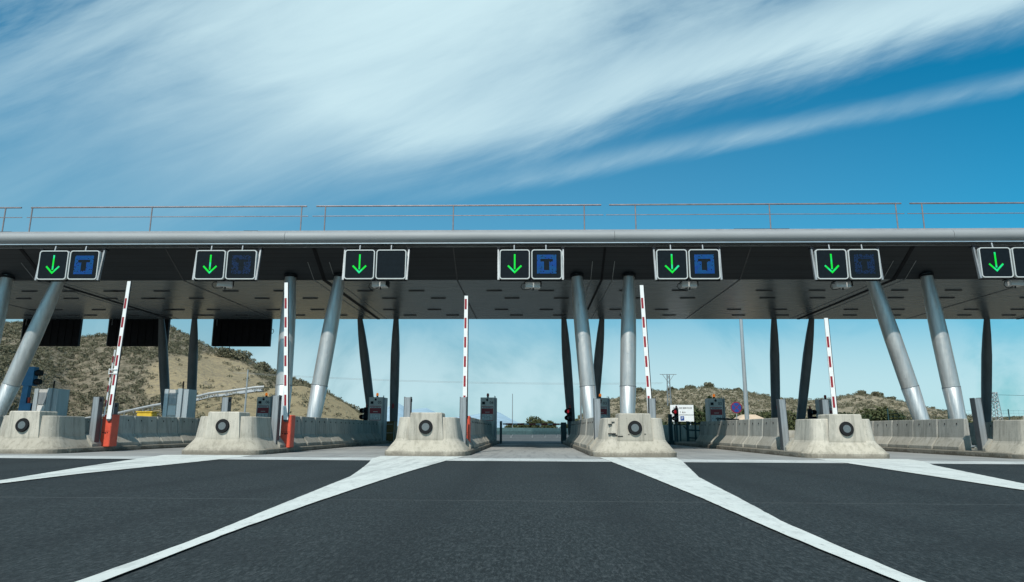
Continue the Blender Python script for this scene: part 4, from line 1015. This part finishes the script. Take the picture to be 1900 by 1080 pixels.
for u_, w, h, lb in ((.151, 5, 3.0, 'shrub on the right hill crest left of the pylon'), (.200, 4, 2.6, 'shrub on the right hill crest just right of the pylon'), (.225, 4, 2.4, 'small crest shrub further right of the pylon'), (.252, 4, 3.0, 'crest shrub near the top of the right hill'), (.292, 3.5, 2.2, 'small shrub on the right shoulder of the hill'), (.466, 4, 2.8, 'dark shrub on the crest between the right columns'), (.487, 4.5, 2.8, 'second dark shrub on the crest between the right columns'), (.506, 3.5, 2.3, 'third dark shrub on the crest left of the leaning columns')):
    bush(*onhill(Cc, u_, 226), w * .9, h * .85, lb, fol_s, n=700, leaf=.22)
bush(18.9, 75, -.1, 2.4, 4.2, 'narrow dark cypress behind the payment machine 02', fol_d, 'cypress_tree', 'tree', 1800, .15, col=True)
bush(17.2, 78, -.1, 4.2, 3.4, 'dark bush left of the cypress behind the white sign', fol_d, n=1400, leaf=.17)
bush(22.2, 72, -.1, 5.0, 3.0, 'green bush between machine 02 and the round blue sign', fol_m, n=1500, leaf=.15)
bush(25.6, 76, -.1, 3.6, 2.2, 'low green bush left of the pale tiled hut', fol_m, n=900, leaf=.15)
bush(29.2, 74, -.1, 3.8, 2.0, 'low bush right of the lamp pole', fol_m, n=900, leaf=.15)
bush(12.5, 70, -.1, 5.0, 1.9, 'dark low bush left of the white sign', fol_d, n=1100, leaf=.16)
for i, (x, w, h, lb) in enumerate(((29.5, 5.5, 3.4, 'dark bushy tree between the two dark rear columns'), (27.0, 3.5, 2.4, 'small dark bush right of the no-stopping sign pole'), (33.2, 5.0, 2.6, 'dark bush behind machine 01'),
      (38.2, 6.5, 3.2, 'wide dark bush right of the crash block second from right'), (42.0, 6.0, 3.9, 'tallest dark bush in the row right of machine 01'), (45.8, 6.0, 3.4, 'dark bush left of the leaning columns'),
      (50.0, 6.0, 2.7, 'dark bush behind the left leaning column'), (54.5, 6.5, 2.5, 'dark bush between the leaning columns'), (59.2, 6.0, 2.2, 'dark bush right of the leaning columns'), (65.0, 6.0, 2.0, 'low dark bush by the lattice mast'), (70.0, 6.0, 2.1, 'low dark bush under the fence at far right'))):
    bush(x, 86 + (i % 3) * 2.0, -.1, w, h, lb, fol_d if i % 2 else fol_m, n=2000, leaf=.16, grp='bushes along the right-hand fence')
for x, y, w, h, lb in ((1.1, 118, 4.2, 3.3, 'rounded green tree straight ahead beyond the centre lane'), (2.9, 122, 3.4, 2.6, 'smaller green tree just right of the rounded one'), (-1.6, 126, 2.6, 2.0, 'small reddish bush left of the rounded tree'), (-3.6, 128, 3.2, 1.9, 'low bush by the thin lamp pole'), (6.6, 130, 3.0, 2.0, 'low bush at the right of the centre view')):
    bush(x, y, -.1, w, h, lb, fol_m, 'round_tree' if h > 2.5 else 'bush', 'tree' if h > 2.5 else 'bush', n=1200, leaf=.14)
bush(5.9, 82, -.1, 2.8, 2.1, 'small bush at the foot of the right hill beside the dark column', fol_m, n=700, leaf=.13)

# poles
def pole(x, y, h, r0, r1, lb, m_=steel, cap=True, name='lamp_pole'):
    r = empty(name, (x, y, 0), lb, 'pole'); b = MB(); b.tube([(0, 0, 0), (0, 0, h)], [r0, r1], 12); b.obj('shaft', m_, r)
    b = MB(); b.tube([(0, 0, 0), (0, 0, .4)], r0 * 1.5, 12); b.obj('base', m_, r)
    if cap: b = MB(); b.box(-.5, .5, -.12, .12, h, h + .12, bev=.03); b.obj('lamp_head', m_, r)
pole(-2.54, 90, 5.3, .06, .04, 'thin pale mast standing left of the far trees', cap=False)
pole(3.12, 45, 11, .06, .045, 'thin tall pole beside the leaning silver column right of centre')
pole(13.95, 46, 12, .15, .09, 'tall grey lamp pole left of the dark column at right', cabm)
pole(-19.1, 46, 4.6, .07, .04, 'thin pale pole just right of the dark column at left', cabm, False)
# pylon
def lattice(x, y, h, w, lb, arms, name, t=.16):
    r = empty(name, (x, y, 0), lb, 'pylon'); b = MB(); n_ = 12
    def c(k, q): f_ = 1 - .55 * k / n_; s_ = w * f_ / 2; return (s_ * (1 if q in (0, 3) else -1), s_ * (1 if q < 2 else -1), h * k / n_)
    for k in range(n_):
        for q in range(4):
            b.bar(c(k, q), c(k + 1, q), t); b.bar(c(k, q), c(k + 1, (q + 1) % 4), t * .6)
    b.obj('tower', steel, r)
    for z_, aw in arms:
        a_ = MB(); a_.bar((-aw, 0, z_), (aw, 0, z_), t); a_.bar((-aw * .7, 0, z_), (-w * .2, 0, z_ - 1.6), t * .8); a_.bar((aw * .7, 0, z_), (w * .2, 0, z_ - 1.6), t * .8); a_.obj('cross_arm', steel, r)
lattice(31.2, 160, 13.4, 1.1, 'slim lattice pylon with crossarm on top standing above the right hill', ((13.4, 1.9),), 'pylon', .09)
lattice(104, 160, 9.6, 1.8, 'lattice mast right of the far right dark column', ((9.4, .8), (7.5, .9)), 'lattice_mast', .13)
r = empty('power_line', (0, 150, 0), 'pair of thin power cables strung across the sky behind the canopy', 'power line')
for dz_, dy_ in ((0, 0), (-.15, 1.5)):
    b = MB(); b.tube([(-70 + 5 * i, 10 + dy_, 13.7 + dz_ - 1.9 * (1 - ((i - 10) / 10) ** 2) * .5 - .022 * (5 * i)) for i in range(21)], .022, 4); b.obj('cable', steel, r)
# overhead cable at right
r = empty('overhead_cable', (60, 120, 0), 'thin dark cable descending from the lattice mast at far right', 'cable')
b = MB(); b.tube([(44, 40, 9.0), (60, 0, 5.9), (75, -30, 4.2)], .03, 4); b.obj('cable', darkm, r)

# fence at the right: tall dark posts with wire mesh
r = empty('wire_fence', (36, 72, 0), 'tall dark green post and wire mesh fence behind the right-hand barriers', 'fence')
wires = MB(); meshm = mat('fence_mesh', (.30, .42, .45), .6)
for i in range(15):
    x = i * 3.0; b = MB(); b.tube([(x, 0, 0), (x, 0, 3.0)], .055, 8); b.obj('fence_post', greenp, r)
for k in range(9): wires.tube([(0, 0, .3 + k * .32), (42, 0, .3 + k * .32)], .006, 4)
for k in range(84): wires.bar((k * .5, 0, .2), (k * .5, 0, 2.9), .006)
wires.obj('wire_mesh', greenp, r)

# signs beyond
r = empty('service_sign', (12.75, 60, 0), 'white service area board reading one kilometre with a blue parking symbol', 'road sign')
b = MB(); b.box(-.98, .98, 0, .06, 2.03, 2.87, bev=.0); bd = b.obj('board', white, r)
b = MB(); b.box(-.98, .98, 0, .06, 1.48, 2.0); b.obj('lower_board', white, r)
text_mesh('AREA DE SERVICIO', .19, 'lettering', darkm, r, (.05, -.01, 2.60)); text_mesh('1 km', .24, 'lettering', darkm, r, (.05, -.01, 2.25))
b = MB(); b.box(-.16, .16, -.012, -.001, 1.56, 1.92); q = b.obj('parking_symbol', bluesign, r); text_mesh('P', .30, 'lettering', white, q, (0, -.018, 1.74))
b = MB(); b.box(-.97, .97, -.006, -.001, 2.035, 2.05); b.obj('edge_line', machd, r)
for x in (-.7, .7): b = MB(); b.tube([(x, .1, 0), (x, .1, 2.8)], .04, 8); b.obj('leg', cabm, r)
r = empty('no_stopping_sign', (14.47, 50, 0), 'round blue no-stopping sign with red rim and red cross on a thin pole', 'road sign')
n = 28
def disc(rad, y0, y1, cz=2.34): return MB().loft([[(rad * math.cos(t), y, cz + rad * math.sin(t)) for t in (2 * math.pi * i / n for i in range(n))] for y in (y1, y0)])
disc(.40, 0, .03).obj('rim', redsign, r); disc(.33, -.006, -.001).obj('face', bluesign, r)
b = MB(); 
for s_ in (-1, 1):
    d = .225; w = .022; b.add([(-d - w * .7, -.010 - .001 * s_, 2.34 - s_ * (d - w * .7)), (-d + w * .7, -.010 - .001 * s_, 2.34 - s_ * (d + w * .7)), (d + w * .7, -.010 - .001 * s_, 2.34 + s_ * (d - w * .7)), (d - w * .7, -.010 - .001 * s_, 2.34 + s_ * (d + w * .7))], [(0, 1, 2, 3)])
b.obj('cross', redsign, r); b = MB(); b.tube([(0, .06, 0), (0, .06, 2.6)], .035, 8); b.obj('pole', cabm, r)
# pale hut with tiled roof
r = empty('hut', (19.3, 62, 0), 'small pale hut with a low hipped tiled roof behind the right-hand barrier', 'hut')
b = MB(); b.box(-1.2, 1.2, 0, 2.4, 0, 1.55); b.obj('wall', plaster, r)
b = MB(); b.loft([[(-1.5, -.3, 1.551), (1.5, -.3, 1.551), (1.5, 2.7, 1.551), (-1.5, 2.7, 1.551)], [(-.5, .8, 2.15), (.5, .8, 2.15), (.5, 1.6, 2.15), (-.5, 1.6, 2.15)]]); b.obj('roof', tile, r)
# low concrete wall beyond lane two
b = MB(); b.box(-1.9, 3.6, 0, .3, 0, 1.05); o = b.obj('low_wall', conc2, None, (8.6, 44, 0)); tag(o, 'low pale concrete wall behind the gate of lane two', 'wall')
b = MB(); b.box(-14, 14, 0, .3, 0, .8); o = b.obj('low_wall', conc, None, (33, 66, 0)); tag(o, 'long low wall beyond the right-hand barriers', 'wall')
